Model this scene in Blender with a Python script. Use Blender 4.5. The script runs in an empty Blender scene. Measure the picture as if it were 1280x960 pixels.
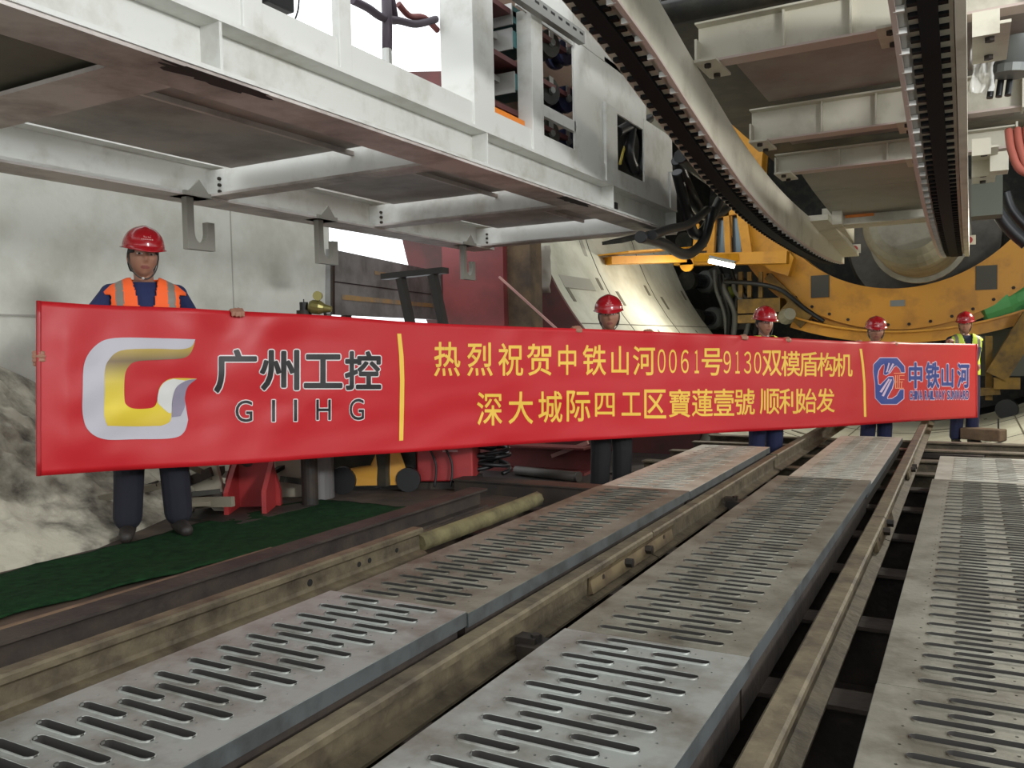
import bpy, bmesh, math, random
from mathutils import Vector, Matrix, Quaternion, noise
random.seed(7)
PI = math.pi
COL = bpy.context.scene.collection
SC = bpy.context.scene

# ------------------------------------------------------------------ camera
F_PX = 1050.0
d1 = Vector((574, 61, F_PX)).normalized()              # track direction seen from the lens
r_ = .022
up_ = Vector((-r_, 1, (574 * r_ - 61) / F_PX))
up_ = (up_ - d1 * up_.dot(d1)).normalized()
xr_ = -up_.cross(d1)
if xr_.x < 0: xr_ = -xr_
CZ = 1.06
CAM = Vector((0, 0, CZ))
def c2w(v): return Vector((xr_.dot(v), d1.dot(v), up_.dot(v)))
def ray(x, y): return c2w(Vector(((x - 640) / F_PX, -(y - 480) / F_PX, 1.0)))
def onZ(x, y, z): d = ray(x, y); return CAM + d * ((z - CZ) / d.z)
def onX(x, y, X): d = ray(x, y); return CAM + d * (X / d.x)
def onY(x, y, Y): d = ray(x, y); return CAM + d * (Y / d.y)
def onD(x, y, D): return CAM + ray(x, y) * D
cam = bpy.data.cameras.new('camera'); camo = bpy.data.objects.new('camera', cam); COL.objects.link(camo)
cam.sensor_width = 36; cam.lens = 36 * F_PX / 1280
cx, cy, cz = c2w(Vector((1, 0, 0))), c2w(Vector((0, 1, 0))), c2w(Vector((0, 0, -1)))
camo.matrix_world = Matrix(((cx.x, cy.x, cz.x, 0), (cx.y, cy.y, cz.y, 0), (cx.z, cy.z, cz.z, CZ), (0, 0, 0, 1)))
cam.clip_start = .05; cam.clip_end = 200
SC.camera = camo

# ------------------------------------------------------------------ world, light, exposure
w = bpy.data.worlds.new('overcast'); SC.world = w; w.use_nodes = True
w.node_tree.nodes['Background'].inputs[0].default_value = (.93, .97, 1, 1)
w.node_tree.nodes['Background'].inputs[1].default_value = 2.1
SC.view_settings.view_transform = 'Standard'; SC.view_settings.look = 'None'
SC.view_settings.gamma = 1; SC.view_settings.use_curve_mapping = False
SC.view_settings.exposure = 0.0
def area(name, loc, target, sx, sy, power, col):
    l = bpy.data.lights.new(name, 'AREA'); l.shape = 'RECTANGLE'; l.size = sx; l.size_y = sy; l.energy = power; l.color = col
    o = bpy.data.objects.new(name, l); COL.objects.link(o); o.location = loc
    o.rotation_euler = (Vector(target) - Vector(loc)).to_track_quat('-Z', 'Y').to_euler(); return o

# ------------------------------------------------------------------ materials
def lin(c):
    return tuple(((v / 255) / 12.92 if v / 255 <= .04045 else ((v / 255 + .055) / 1.055) ** 2.4) for v in c)
MATS = {}
def mat(name, rgb, rough=.6, metal=0, rgb2=None, scale=6, lo=.4, hi=.65, bump=0, bscale=40, coat=0, emis=0, detail=6, spec=.5, stretch=None):
    if name in MATS: return MATS[name]
    m = bpy.data.materials.new(name); m.use_nodes = True; nt = m.node_tree; b = nt.nodes['Principled BSDF']
    c = lin(rgb); b.inputs['Base Color'].default_value = (*c, 1)
    b.inputs['Roughness'].default_value = rough; b.inputs['Metallic'].default_value = metal
    b.inputs['Coat Weight'].default_value = coat; b.inputs['Specular IOR Level'].default_value = spec
    tc = nt.nodes.new('ShaderNodeTexCoord'); src = tc.outputs['Object']
    if stretch:
        mp = nt.nodes.new('ShaderNodeMapping'); mp.inputs['Scale'].default_value = stretch; nt.links.new(src, mp.inputs['Vector']); src = mp.outputs[0]
    if rgb2:
        n = nt.nodes.new('ShaderNodeTexNoise'); n.inputs['Scale'].default_value = scale; n.inputs['Detail'].default_value = detail; n.inputs['Roughness'].default_value = .62
        nt.links.new(src, n.inputs['Vector'])
        r = nt.nodes.new('ShaderNodeValToRGB'); r.color_ramp.elements[0].position = lo; r.color_ramp.elements[1].position = hi
        r.color_ramp.elements[0].color = (*c, 1); r.color_ramp.elements[1].color = (*lin(rgb2), 1)
        nt.links.new(n.outputs['Fac'], r.inputs['Fac']); nt.links.new(r.outputs['Color'], b.inputs['Base Color'])
    if bump:
        n2 = nt.nodes.new('ShaderNodeTexNoise'); n2.inputs['Scale'].default_value = bscale; n2.inputs['Detail'].default_value = 5
        nt.links.new(src, n2.inputs['Vector'])
        bp = nt.nodes.new('ShaderNodeBump'); bp.inputs['Strength'].default_value = bump; bp.inputs['Distance'].default_value = .02
        nt.links.new(n2.outputs['Fac'], bp.inputs['Height']); nt.links.new(bp.outputs['Normal'], b.inputs['Normal'])
    if emis:
        b.inputs['Emission Color'].default_value = (*c, 1); b.inputs['Emission Strength'].default_value = emis
    MATS[name] = m; return m
WHITE = mat('white_paint', (214, 214, 208), .45, 0, (176, 172, 160), 3.5, .5, .8)
WHITE_W = mat('warm_white_paint', (205, 200, 182), .5, 0, (160, 152, 132), 3, .5, .8)
UNDER = mat('grimy_underside_paint', (212, 204, 198), .6, 0, (134, 120, 112), 2.2, .42, .72)
DECKP = mat('dull_deck_plate', (186, 180, 174), .65, 0, (140, 132, 124), 1.8, .4, .7)
OLIVE = mat('olive_deck_plate', (112, 110, 96), .7, 0, (86, 82, 68), 2, .4, .7)
PLATE = mat('ceiling_plate', (150, 140, 130), .45, 0, (118, 92, 86), 1.4, .42, .7)
BLACK = mat('black_rubber', (22, 22, 23), .5)
HOSE = mat('black_hose', (26, 27, 28), .38)
DARK = mat('dark_steel', (46, 42, 38), .6, .3, (70, 56, 42), 5, .45, .7)
SOOT = mat('dark_machine', (38, 38, 34), .6, .2, (70, 66, 54), 4, .45, .7)
YEL = mat('yellow_paint', (208, 146, 32), .45, 0, (158, 106, 28), 2.5, .5, .78)
RUST = mat('rail_rust', (103, 92, 71), .6, .15, (60, 51, 39), 7, .38, .68, .25, 30)
RUSTD = mat('dark_rust', (58, 48, 40), .75, .1, (36, 29, 25), 6, .4, .65, .2, 30)
GALV = mat('galvanised_plate', (150, 152, 146), .45, .5, (106, 102, 92), 5, .45, .72, .06, 60)
GALVD = mat('dull_galvanised_plate', (124, 121, 108), .55, .4, (84, 78, 66), 5, .4, .68, .08, 60)
GALVF = mat('lit_galvanised_plate', (178, 174, 160), .5, .1, (134, 126, 110), 5, .45, .72, .06, 60)  # paler copy for far planks; their lit sheen is put into the colour
BLUEST = mat('plank_side_steel', (84, 88, 88), .5, .4, (56, 57, 55), 6, .45, .7)
CONC = mat('wall_concrete', (206, 206, 196), .85, 0, (178, 176, 164), 1.6, .42, .7, .06, 25)
LIN = mat('lining_concrete', (200, 200, 184), .8, 0, (166, 164, 146), 1.4, .42, .72, .05, 25)
MUD = mat('brown_mud', (78, 62, 48), .8, 0, (46, 37, 30), 2.2, .38, .66, .4, 9)
MUDD = mat('dark_pit_mud', (50, 46, 42), .5, 0, (28, 25, 23), 3, .4, .62, .35, 8)
REDP = mat('red_paint', (158, 44, 44), .5, 0, (122, 36, 36), 3, .45, .75)
REDD = mat('dull_red_steel', (132, 60, 60), .55, 0, (98, 54, 50), 2, .45, .75)
ALU = mat('bare_metal', (176, 176, 172), .35, .7)
TEAL = mat('teal_box', (66, 118, 120), .5)
BROWNP = mat('brown_panel', (142, 118, 100), .6)
MAROON = mat('maroon_steel', (92, 48, 48), .55)
ORANGE = mat('orange_paint', (228, 130, 40), .5)
NAVYR = mat('navy_plastic', (34, 40, 66), .35)
GREYM = mat('grey_machine', (120, 122, 118), .45, .3)

# ------------------------------------------------------------------ mesh helpers
class MB:
    def __init__(s): s.v = []; s.f = []; s.m = []; s.smooth = []
    def add(s, verts, faces, mi=0, sm=False):
        o = len(s.v); s.v += [Vector(v) for v in verts]
        for f in faces: s.f.append([i + o for i in f]); s.m.append(mi); s.smooth.append(sm)
    def box(s, a, b, mi=0, rot=None, ctr=None):
        x0, y0, z0 = a; x1, y1, z1 = b
        if x0 > x1: x0, x1 = x1, x0
        if y0 > y1: y0, y1 = y1, y0
        if z0 > z1: z0, z1 = z1, z0
        vs = [Vector(p) for p in ((x0,y0,z0),(x1,y0,z0),(x1,y1,z0),(x0,y1,z0),(x0,y0,z1),(x1,y0,z1),(x1,y1,z1),(x0,y1,z1))]
        if rot is not None:
            c = Vector(ctr) if ctr is not None else (Vector(a) + Vector(b)) / 2
            vs = [rot @ (v - c) + c for v in vs]
        s.add(vs, [(0,3,2,1),(4,5,6,7),(0,1,5,4),(1,2,6,5),(2,3,7,6),(3,0,4,7)], mi)
    def bar(s, p, q, wx, wy, mi=0, upv=(0, 0, 1)):
        """rectangular bar from p to q, wx across, wy along the up side"""
        p, q = Vector(p), Vector(q); d = (q - p).normalized(); u = Vector(upv)
        if abs(d.dot(u)) > .98: u = Vector((0, 1, 0))
        x = d.cross(u).normalized(); u = x.cross(d)
        vs = [e + x * a * wx / 2 + u * b * wy / 2 for e in (p, q) for a, b in ((-1,-1),(1,-1),(1,1),(-1,1))]
        s.add(vs, [(0,3,2,1)[::-1],(4,5,6,7)[::-1],(0,1,5,4)[::-1],(1,2,6,5)[::-1],(2,3,7,6)[::-1],(3,0,4,7)[::-1]], mi)
    def tube(s, pts, r, n=10, mi=0, cap=True, rs=None):
        pts = [Vector(p) for p in pts]; rings = []
        t0 = (pts[1] - pts[0]).normalized(); u = Vector((0, 0, 1)) if abs(t0.z) < .9 else Vector((1, 0, 0))
        nrm = t0.cross(u).normalized()
        for i, p in enumerate(pts):
            t = (pts[min(i + 1, len(pts) - 1)] - pts[max(i - 1, 0)]).normalized()
            nrm = (nrm - t * nrm.dot(t)).normalized(); b = t.cross(nrm)
            R = rs[i] if rs else r
            rings.append([p + (nrm * math.cos(2 * PI * k / n) + b * math.sin(2 * PI * k / n)) * R for k in range(n)])
        vs = [v for rg in rings for v in rg]; fs = []
        for i in range(len(pts) - 1):
            for k in range(n): fs.append((i * n + k, i * n + (k + 1) % n, (i + 1) * n + (k + 1) % n, (i + 1) * n + k))
        s.add(vs, fs, mi, True)
        if cap: s.add(rings[0], [tuple(range(n))[::-1]], mi); s.add(rings[-1], [tuple(range(n))], mi)
    def lathe(s, c, axis, prof, n=24, mi=0, cap=True):
        """profile of (distance along axis, radius)"""
        axis = Vector(axis).normalized(); c = Vector(c)
        pts = [c + axis * a for a, _ in prof]
        u = Vector((0, 0, 1)) if abs(axis.z) < .9 else Vector((1, 0, 0))
        x = axis.cross(u).normalized(); y = axis.cross(x); vs = []; fs = []
        for p, (_, R) in zip(pts, prof): vs += [p + (x * math.cos(2*PI*k/n) + y * math.sin(2*PI*k/n)) * R for k in range(n)]
        for i in range(len(prof) - 1):
            for k in range(n): fs.append((i*n+k, i*n+(k+1)%n, (i+1)*n+(k+1)%n, (i+1)*n+k))
        s.add(vs, fs, mi, False)
        if cap: s.add(vs[:n], [tuple(range(n))[::-1]], mi); s.add(vs[-n:], [tuple(range(n))], mi)
    def prism(s, poly, ext, mi=0):
        """closed polygon of 3D points pushed along the vector ext"""
        poly = [Vector(p) for p in poly]; e = Vector(ext); n = len(poly)
        s.add(poly + [p + e for p in poly], [tuple(range(n))[::-1], tuple(range(n, 2*n))] + [(i, (i+1)%n, n+(i+1)%n, n+i) for i in range(n)], mi)
    def sphere(s, c, rx, ry, rz, nu=16, nv=10, mi=0):
        c = Vector(c); vs = []; fs = []
        for j in range(nv + 1):
            t = PI * j / nv
            for i in range(nu): p = 2*PI*i/nu; vs.append(c + Vector((rx*math.sin(t)*math.cos(p), ry*math.sin(t)*math.sin(p), rz*math.cos(t))))
        for j in range(nv):
            for i in range(nu): fs.append((j*nu+i, (j+1)*nu+i, (j+1)*nu+(i+1)%nu, j*nu+(i+1)%nu))
        s.add(vs, fs, mi, True)
    def build(s, name, mats, parent=None, bevel=0, fix=True):
        me = bpy.data.meshes.new(name); me.from_pydata([tuple(v) for v in s.v], [], s.f)
        if not isinstance(mats, (list, tuple)): mats = [mats]
        for m in mats: me.materials.append(m)
        me.polygons.foreach_set('material_index', s.m); me.polygons.foreach_set('use_smooth', s.smooth)
        if fix:
            bm = bmesh.new(); bm.from_mesh(me); bmesh.ops.remove_doubles(bm, verts=bm.verts, dist=1e-5); bmesh.ops.recalc_face_normals(bm, faces=bm.faces); bm.to_mesh(me); bm.free()
        me.update()
        o = bpy.data.objects.new(name, me); COL.objects.link(o)
        if parent is not None: attach(o, parent)
        if bevel:
            b = o.modifiers.new('edge', 'BEVEL'); b.width = bevel; b.segments = 2; b.limit_method = 'ANGLE'
        return o
def attach(o, parent):
    o.parent = parent
    p = parent; t = Matrix.Identity(4)
    chain = []
    while p is not None: chain.append(p); p = p.parent
    for q in reversed(chain): t = t @ q.matrix_parent_inverse @ q.matrix_basis
    o.matrix_parent_inverse = t.inverted()
def tag(o, label, cat, group=None):
    o['label'] = label; o['category'] = cat
    if group: o['group'] = group
    return o
def thing(name, loc, label, cat, group=None):
    o = bpy.data.objects.new(name, None); COL.objects.link(o); o.location = loc; o.empty_display_size = .1
    return tag(o, label, cat, group)
def struct(o): o['kind'] = 'structure'; return o
def bez(pts, n=8):
    """smooth curve through points"""
    pts = [Vector(p) for p in pts]; out = []
    for i in range(len(pts) - 1):
        p0 = pts[max(i-1, 0)]; p1 = pts[i]; p2 = pts[i+1]; p3 = pts[min(i+2, len(pts)-1)]
        for k in range(n):
            t = k / n
            out.append(.5 * ((2*p1) + (p2-p0)*t + (2*p0-5*p1+4*p2-p3)*t*t + (3*p1-p0-3*p2+p3)*t**3))
    return out + [pts[-1]]
def lerpt(tab, x):
    if x <= tab[0][0]: return tab[0][1]
    for (a, va), (b, vb) in zip(tab, tab[1:]):
        if x <= b: return va + (vb - va) * (x - a) / (b - a)
    return tab[-1][1]
def smt(tab, x):
    """smooth interpolation of a table"""
    n = len(tab)
    if x <= tab[0][0]: i = 0
    elif x >= tab[-1][0]: i = n - 2
    else: i = max(k for k in range(n - 1) if tab[k][0] <= x)
    x0, y0 = tab[i]; x1, y1 = tab[i+1]
    def sl(k):
        a, b = max(k-1, 0), min(k+1, n-1)
        return (tab[b][1]-tab[a][1]) / (tab[b][0]-tab[a][0])
    h = x1 - x0; t = max(0, min(1, (x - x0) / h)); m0, m1 = sl(i)*h, sl(i+1)*h
    return (2*t**3-3*t*t+1)*y0 + (t**3-2*t*t+t)*m0 + (-2*t**3+3*t*t)*y1 + (t**3-t*t)*m1
# ================================================================== SETTING
m = MB(); m.box((-6.6, -3, -.5), (-2.78, 5.35, 0)); struct(m.build('floor', MUD))
m = MB(); m.box((-16, -10, -.7), (14, 10.2, -.32)); struct(m.build('floor_pit', MUDD))
m = MB(); m.box((-6.3, -4, -.4), (-5.8, 6.75, 3.6), 0); m.box((-5.81, -4, 1.335), (-5.796, 6.75, 1.35), 1); m.box((-5.81, 5.43, 1.35), (-5.797, 5.442, 3.6), 1)
struct(m.build('wall_left', [CONC, mat('wall_joint', (160, 158, 148), .9)]))
# tunnel lining rings, seen from inside
AX, AZ, AR = -.94, 4.0, 4.4
def ring(y0, y1, name, a0=95, a1=445, th=.35, n=70):
    m = MB(); vs = []; fs = []
    for k in range(n + 1):
        a = math.radians(a0 + (a1 - a0) * k / n); cs, sn = math.cos(a), math.sin(a)
        for R in (AR, AR + th):
            for y in (y0, y1): vs.append((AX + R*cs, y, AZ + R*sn))
    for k in range(n):
        b = k*4; c = b+4
        fs += [(b, b+1, c+1, c), (b+2, c+2, c+3, b+3), (b, c, c+2, b+2), (b+1, b+3, c+3, c+1)]
    fs += [(0, 2, 3, 1), (n*4, n*4+1, n*4+3, n*4+2)]
    m.add(vs, fs)
    def patch(adeg, y, w, h, mi):
        a = math.radians(adeg); R = AR - .004
        c = Vector((AX + R*math.cos(a), y, AZ + R*math.sin(a))); t = Vector((-math.sin(a), 0, math.cos(a))); nrm = Vector((-math.cos(a), 0, -math.sin(a)))
        e = Vector((0, 1, 0))
        m.prism([c + e*(-w/2) + t*(-h/2), c + e*(w/2) + t*(-h/2), c + e*(w/2) + t*(h/2), c + e*(-w/2) + t*(h/2)], nrm*.006, mi)
    L = y1 - y0
    for ad in range(186, 360, 22):                       # bolt pockets and grout sockets
        patch(ad + 3, y0 + .16*L, .10, .26, 1); patch(ad + 11, y0 + .5*L, .05, .05, 1); patch(ad, y1 - .12*L, .10, .2, 1)
    for ad in (217.5, 240, 262, 290, 322): patch(ad, (y0+y1)/2, L, .012, 1)
    if y0 < 10.5: patch(208.5, 10.75, 1.05, .2, 2); patch(199, 11.55, .12, .5, 2)
    for k in range(n):                                   # dark strip drawn in the gap of the ring joint
        t0, t1 = math.radians(a0 + (a1-a0)*k/n), math.radians(a0 + (a1-a0)*(k+1)/n); R0, R1 = AR - .003, AR + .02
        P = lambda R, t, y: (AX + R*math.cos(t), y, AZ + R*math.sin(t))
        m.add([P(R0, t0, y1-.012), P(R0, t0, y1+.012), P(R0, t1, y1+.012), P(R0, t1, y1-.012), P(R1, t0, y1-.012), P(R1, t0, y1+.012), P(R1, t1, y1+.012), P(R1, t1, y1-.012)], [(0, 1, 2, 3), (4, 7, 6, 5), (0, 3, 7, 4), (1, 5, 6, 2)], 3)
    return struct(m.build(name, [LIN, mat('lining_pocket', (110, 106, 92), .9), mat('lining_patch', (158, 156, 144), .85), mat('joint_gap', (52, 50, 44), .9)]))
ring(10.0, 11.78, 'wall_lining'); ring(11.8, 13.9, 'wall_lining'); ring(13.92, 15.95, 'wall_lining')
# shield skin and bulkhead beyond the rings
m = MB(); vs = []; fs = []; n = 60
for k in range(n + 1):
    a = 2*PI*k/n
    for y in (15.95, 22): vs.append((AX + 4.62*math.cos(a), y, AZ + 4.62*math.sin(a)))
for k in range(n): fs.append((k*2, k*2+1, k*2+3, k*2+2))
m.add(vs, fs); struct(m.build('wall_shield', SOOT))
m = MB(); m.lathe((AX, 20.2, AZ), (0, 1, 0), [(0, 4.7), (.3, 4.7)], 48); struct(m.build('wall_bulkhead', SOOT))
# ground and hall sides beyond the frame
m = MB(); m.box((7.2, -10, -.4), (7.6, 10, 2.6)); struct(m.build('wall_right', CONC))
# ------------------------------------------------------------------ sprayed concrete mound against the left wall
def mound():
    m = MB(); nx, ny = 110, 260; vs = []
    for j in range(ny + 1):
        y = -1.5 + 6.4*j/ny
        for i in range(nx + 1):
            t = i/nx; x = -5.79 + 1.66*(1 - .35*max(0, min(1, (y - 2.9)/1.2)))*t
            base = 1.12*(1 - t)**1.25*(1 - .25*math.sin(y*1.3))
            if y > 2.6: base *= max(0, 1 - (y - 2.6)/2.2)**.8
            nz = noise.noise((x*2.2, y*2.2, 1.7))*.15 + noise.noise((x*6, y*6, .3))*.08 + noise.noise((x*16, y*16, 5))*.04
            ed = min(1, t*6)*min(1, (1-t)*5)
            vs.append((x + noise.noise((y*3, x*2, 9))*.06*ed, y, max(-.05, base + nz*ed*min(1, base*2.2+.15) - (.06 if t > .97 else 0))))
    fs = [(j*(nx+1)+i, j*(nx+1)+i+1, (j+1)*(nx+1)+i+1, (j+1)*(nx+1)+i) for j in range(ny) for i in range(nx)]
    m.add(vs, fs, 0, True)
    k = len(vs); b = []
    o = m.build('concrete_mound', mat('sprayed_concrete', (178, 172, 154), .75, 0, (58, 52, 44), 3.6, .44, .68, .7, 12, detail=12))  # dirt speckles, with missing light contrast also put into the colour
    return tag(o, 'rough whitish sprayed concrete mound sloping down from the left concrete wall', 'concrete mound')
mound()
# green carpet
m = MB(); nx, ny = 26, 80; L0 = [(-.6, -4.1), (1.0, -4.1), (2.3, -4.1), (3.1, -4.1), (4.0, -4.16), (4.5, -3.95)]; L1 = [(-.6, -3.2), (1, -3.3), (2, -3.42), (3, -3.26), (4, -3.2), (4.5, -3.25)]
vs = []
for j in range(ny + 1):
    y = -.6 + 5.05*j/ny; a = lerpt(L0, y); b = lerpt(L1, y)
    for i in range(nx + 1):
        x = a + (b - a)*i/nx; vs.append((x, y, .012 + .012*noise.noise((x*4, y*4, 0)) + .006*noise.noise((x*14, y*14, 3))))
m.add(vs, [(j*(nx+1)+i, j*(nx+1)+i+1, (j+1)*(nx+1)+i+1, (j+1)*(nx+1)+i) for j in range(ny) for i in range(nx)], 0, True)
o = m.build('carpet', mat('green_carpet', (30, 62, 34), 1, 0, (20, 42, 24), 20, .35, .65, .6, 260, spec=.1))
sd = o.modifiers.new('thick', 'SOLIDIFY'); sd.thickness = .008
tag(o, 'dark green carpet strip on the ground under the man at the banner\'s left end', 'carpet')

# ------------------------------------------------------------------ track: sleepers, rails, fishplates
k = 0
for i, y in enumerate([.35, 1.15, 1.95, 2.72, 3.5, 4.3, 5.1, 5.95, 6.75, 7.55, 8.35, 9.15, 9.85]):
    m = MB()
    m.box((-2.72, y-.07, -.066), (1.1, y+.07, -.052)); m.box((-2.72, y-.07, -.32), (1.1, y+.07, -.306)); m.box((-2.72, y-.008, -.306), (1.1, y+.008, -.066))
    tag(m.build('sleeper', RUSTD if i < 9 else RUST), 'dark steel sleeper beam lying crosswise in the pit under the rails and walkway planks', 'sleeper', 'steel sleepers under the track')
def rail_profile(x, z0, H=.14):
    hw, ft = .037, .06; s = [(-ft,0),(ft,0),(ft,.010),(.012,.024),(.0085,.04),(.0085,H-.045),(.014,H-.036),(hw,H-.028),(hw,H-.008),(hw-.008,H),(-hw+.008,H),(-hw,H-.008),(-hw,H-.028),(-.014,H-.036),(-.0085,H-.045),(-.0085,.04),(-.012,.024),(-ft,.010)]
    return [(x + a, z0 + b) for a, b in s]
def rail(x, y0, y1, z0, label, group=None, x1=None, mtl=None):
    x1 = x if x1 is None else x1
    m = MB(); n = max(2, int((y1-y0)/.5)); pr = rail_profile(0, z0); K = len(pr); vs = []
    for j in range(n + 1):
        t = j/n; xx = x + (x1-x)*t
        vs += [(xx + a, y0 + (y1-y0)*t, b) for a, b in pr]
    fs = [(j*K+i, j*K+(i+1)%K, (j+1)*K+(i+1)%K, (j+1)*K+i) for j in range(n) for i in range(K)]
    fs += [tuple(range(K))[::-1], tuple(range(n*K, n*K+K))]
    m.add(vs, fs)
    return tag(m.build('rail', mtl or RUST), label, 'rail', group)
RX1, RX2 = -1.465, -.44
rail(RX1, -.5, 4.08, -.05, 'rusty rail between the left and middle planks, near length up to the bolted joint')
rail(RX1, 4.095, 7.2, -.05, 'rusty rail between the left and middle walkway planks, second length, beyond the bolted joint')
rail(RX1+.01, 7.215, 11.6, -.04, 'rusty rail running under the banner between the left and middle planks, farthest length', None, RX1+.06)
rail(RX2, -.5, 4.9, -.05, 'rusty rail between the middle and right walkway planks, the near length')
rail(RX2, 4.915, 11.9, -.05, 'rusty rail between the middle and right planks, far length reaching the rightmost worker', None, RX2-.03)
def bolt(m, c, ax, r=.017, h=.03, mi=0): m.lathe(c, ax, [(0, r), (h, r)], 6, mi)
def fishplate(x, y0, y1, z0, label, group, side=1):
    t = thing('fishplate', (x, (y0+y1)/2, z0), label, 'fishplate', group)
    m = MB(); s = side
    m.prism([(x+s*.012, y0, z0+.022), (x+s*.036, y0, z0+.028), (x+s*.030, y0, z0+.05), (x+s*.024, y0, z0+.085), (x+s*.036, y0, z0+.106), (x+s*.016, y0, z0+.106)], (0, y1-y0, 0))
    m.build('plate', mat('fishplate_steel', (116, 101, 74), .6, .2, (78, 62, 46), 8, .4, .7), t)
    n = 4
    for i in range(n):
        y = y0 + (y1-y0)*(i+.5)/n; b = MB()
        if i in (1, 2): bolt(b, (x+s*.026, y, z0+.066), (s, 0, 0), .022, .035)
        else: b.lathe((x+s*.0255, y, z0+.066), (s, 0, 0), [(0, .014), (.003, .014)], 12)
        b.build('bolt', DARK, t)
fishplate(RX1, 3.30, 4.42, -.05, 'bolted fishplate joining the rail between left and middle planks', None, 1)
fishplate(RX2, 4.55, 5.45, -.05, 'bolted fishplate on the right side of the rail nearest the right planks', None, 1)
fishplate(RX2, 7.0, 7.7, -.05, 'lighter fishplate far along the rail beside the right planks', None, 1)
# short left rail with drilled web
r0 = rail(-2.57, -.5, 3.62, -.03, 'short rusty rail left of the planks, ending with drilled holes in its web')
for y, rr in ((2.78, .016), (3.12, .013), (3.2, .013), (3.42, .012)):
    m = MB(); m.lathe((-2.5612, y, .032), (1, 0, 0), [(0, rr), (.002, rr)], 12); m.build('bolt_hole', mat('hole_black', (12, 11, 10), .9), r0)
# rail clamps in the gap
for y, x, lab in ((2.62, -1.36, 'small black rail clamp in the gap beside the near middle plank'), (5.55, -1.37, 'black rail clamp beside the joint seam of the middle planks')):
    m = MB(); m.box((x-.05, y-.06, -.05), (x+.05, y+.06, .0)); bolt(m, (x, y, 0), (0, 0, 1), .018, .03); m.box((x-.07, y-.03, -.01), (x+.01, y+.03, .02))
    tag(m.build('rail_clamp', DARK), lab, 'clamp')
# beams on the ground left of the short rail
m = MB(); m.tube([(-3.06, -.4, .05), (-3.0, 3.0, .05)], .05, 14); o = m.build('timber_pole', mat('pale_timber', (124, 100, 76), .8, 0, (84, 66, 50), 6, .4, .7, .2, 30))
tag(o, 'round brown pole lying on the ground along the carpet edge', 'pole')
m = MB(); m.box((-2.93, -.4, .0), (-2.80, 4.75, .012)); m.box((-2.93, -.4, .108), (-2.80, 4.75, .12)); m.box((-2.87, -.4, .012), (-2.86, 4.75, .108))
tag(m.build('steel_beam', RUSTD), 'long dark rusty steel beam on the ground between the carpet and the short rail', 'beam')
p = onZ(590, 640, .03); q = onZ(668, 642, .0)
m = MB(); m.box((-3.3, 5.12, -.05), (-2.05, 5.26, .09)); m.box((-3.3, 5.10, .09), (-2.05, 5.28, .1))
tag(m.build('cross_beam', DARK), 'dark steel beam lying crosswise on the ground at the end of the long rusty beam', 'beam')
m = MB(); m.tube(bez([(-2.62, 3.7, -.0), (-2.56, 4.3, .02), (-2.52, 4.92, .04)], 4), .05, 8)
tag(m.build('timber_log', mat('mossy_timber', (112, 104, 70), .85, 0, (78, 70, 46), 8, .4, .7, .3, 30)), 'greenish wooden log end beyond the short rail, left of the planks', 'log')

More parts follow.
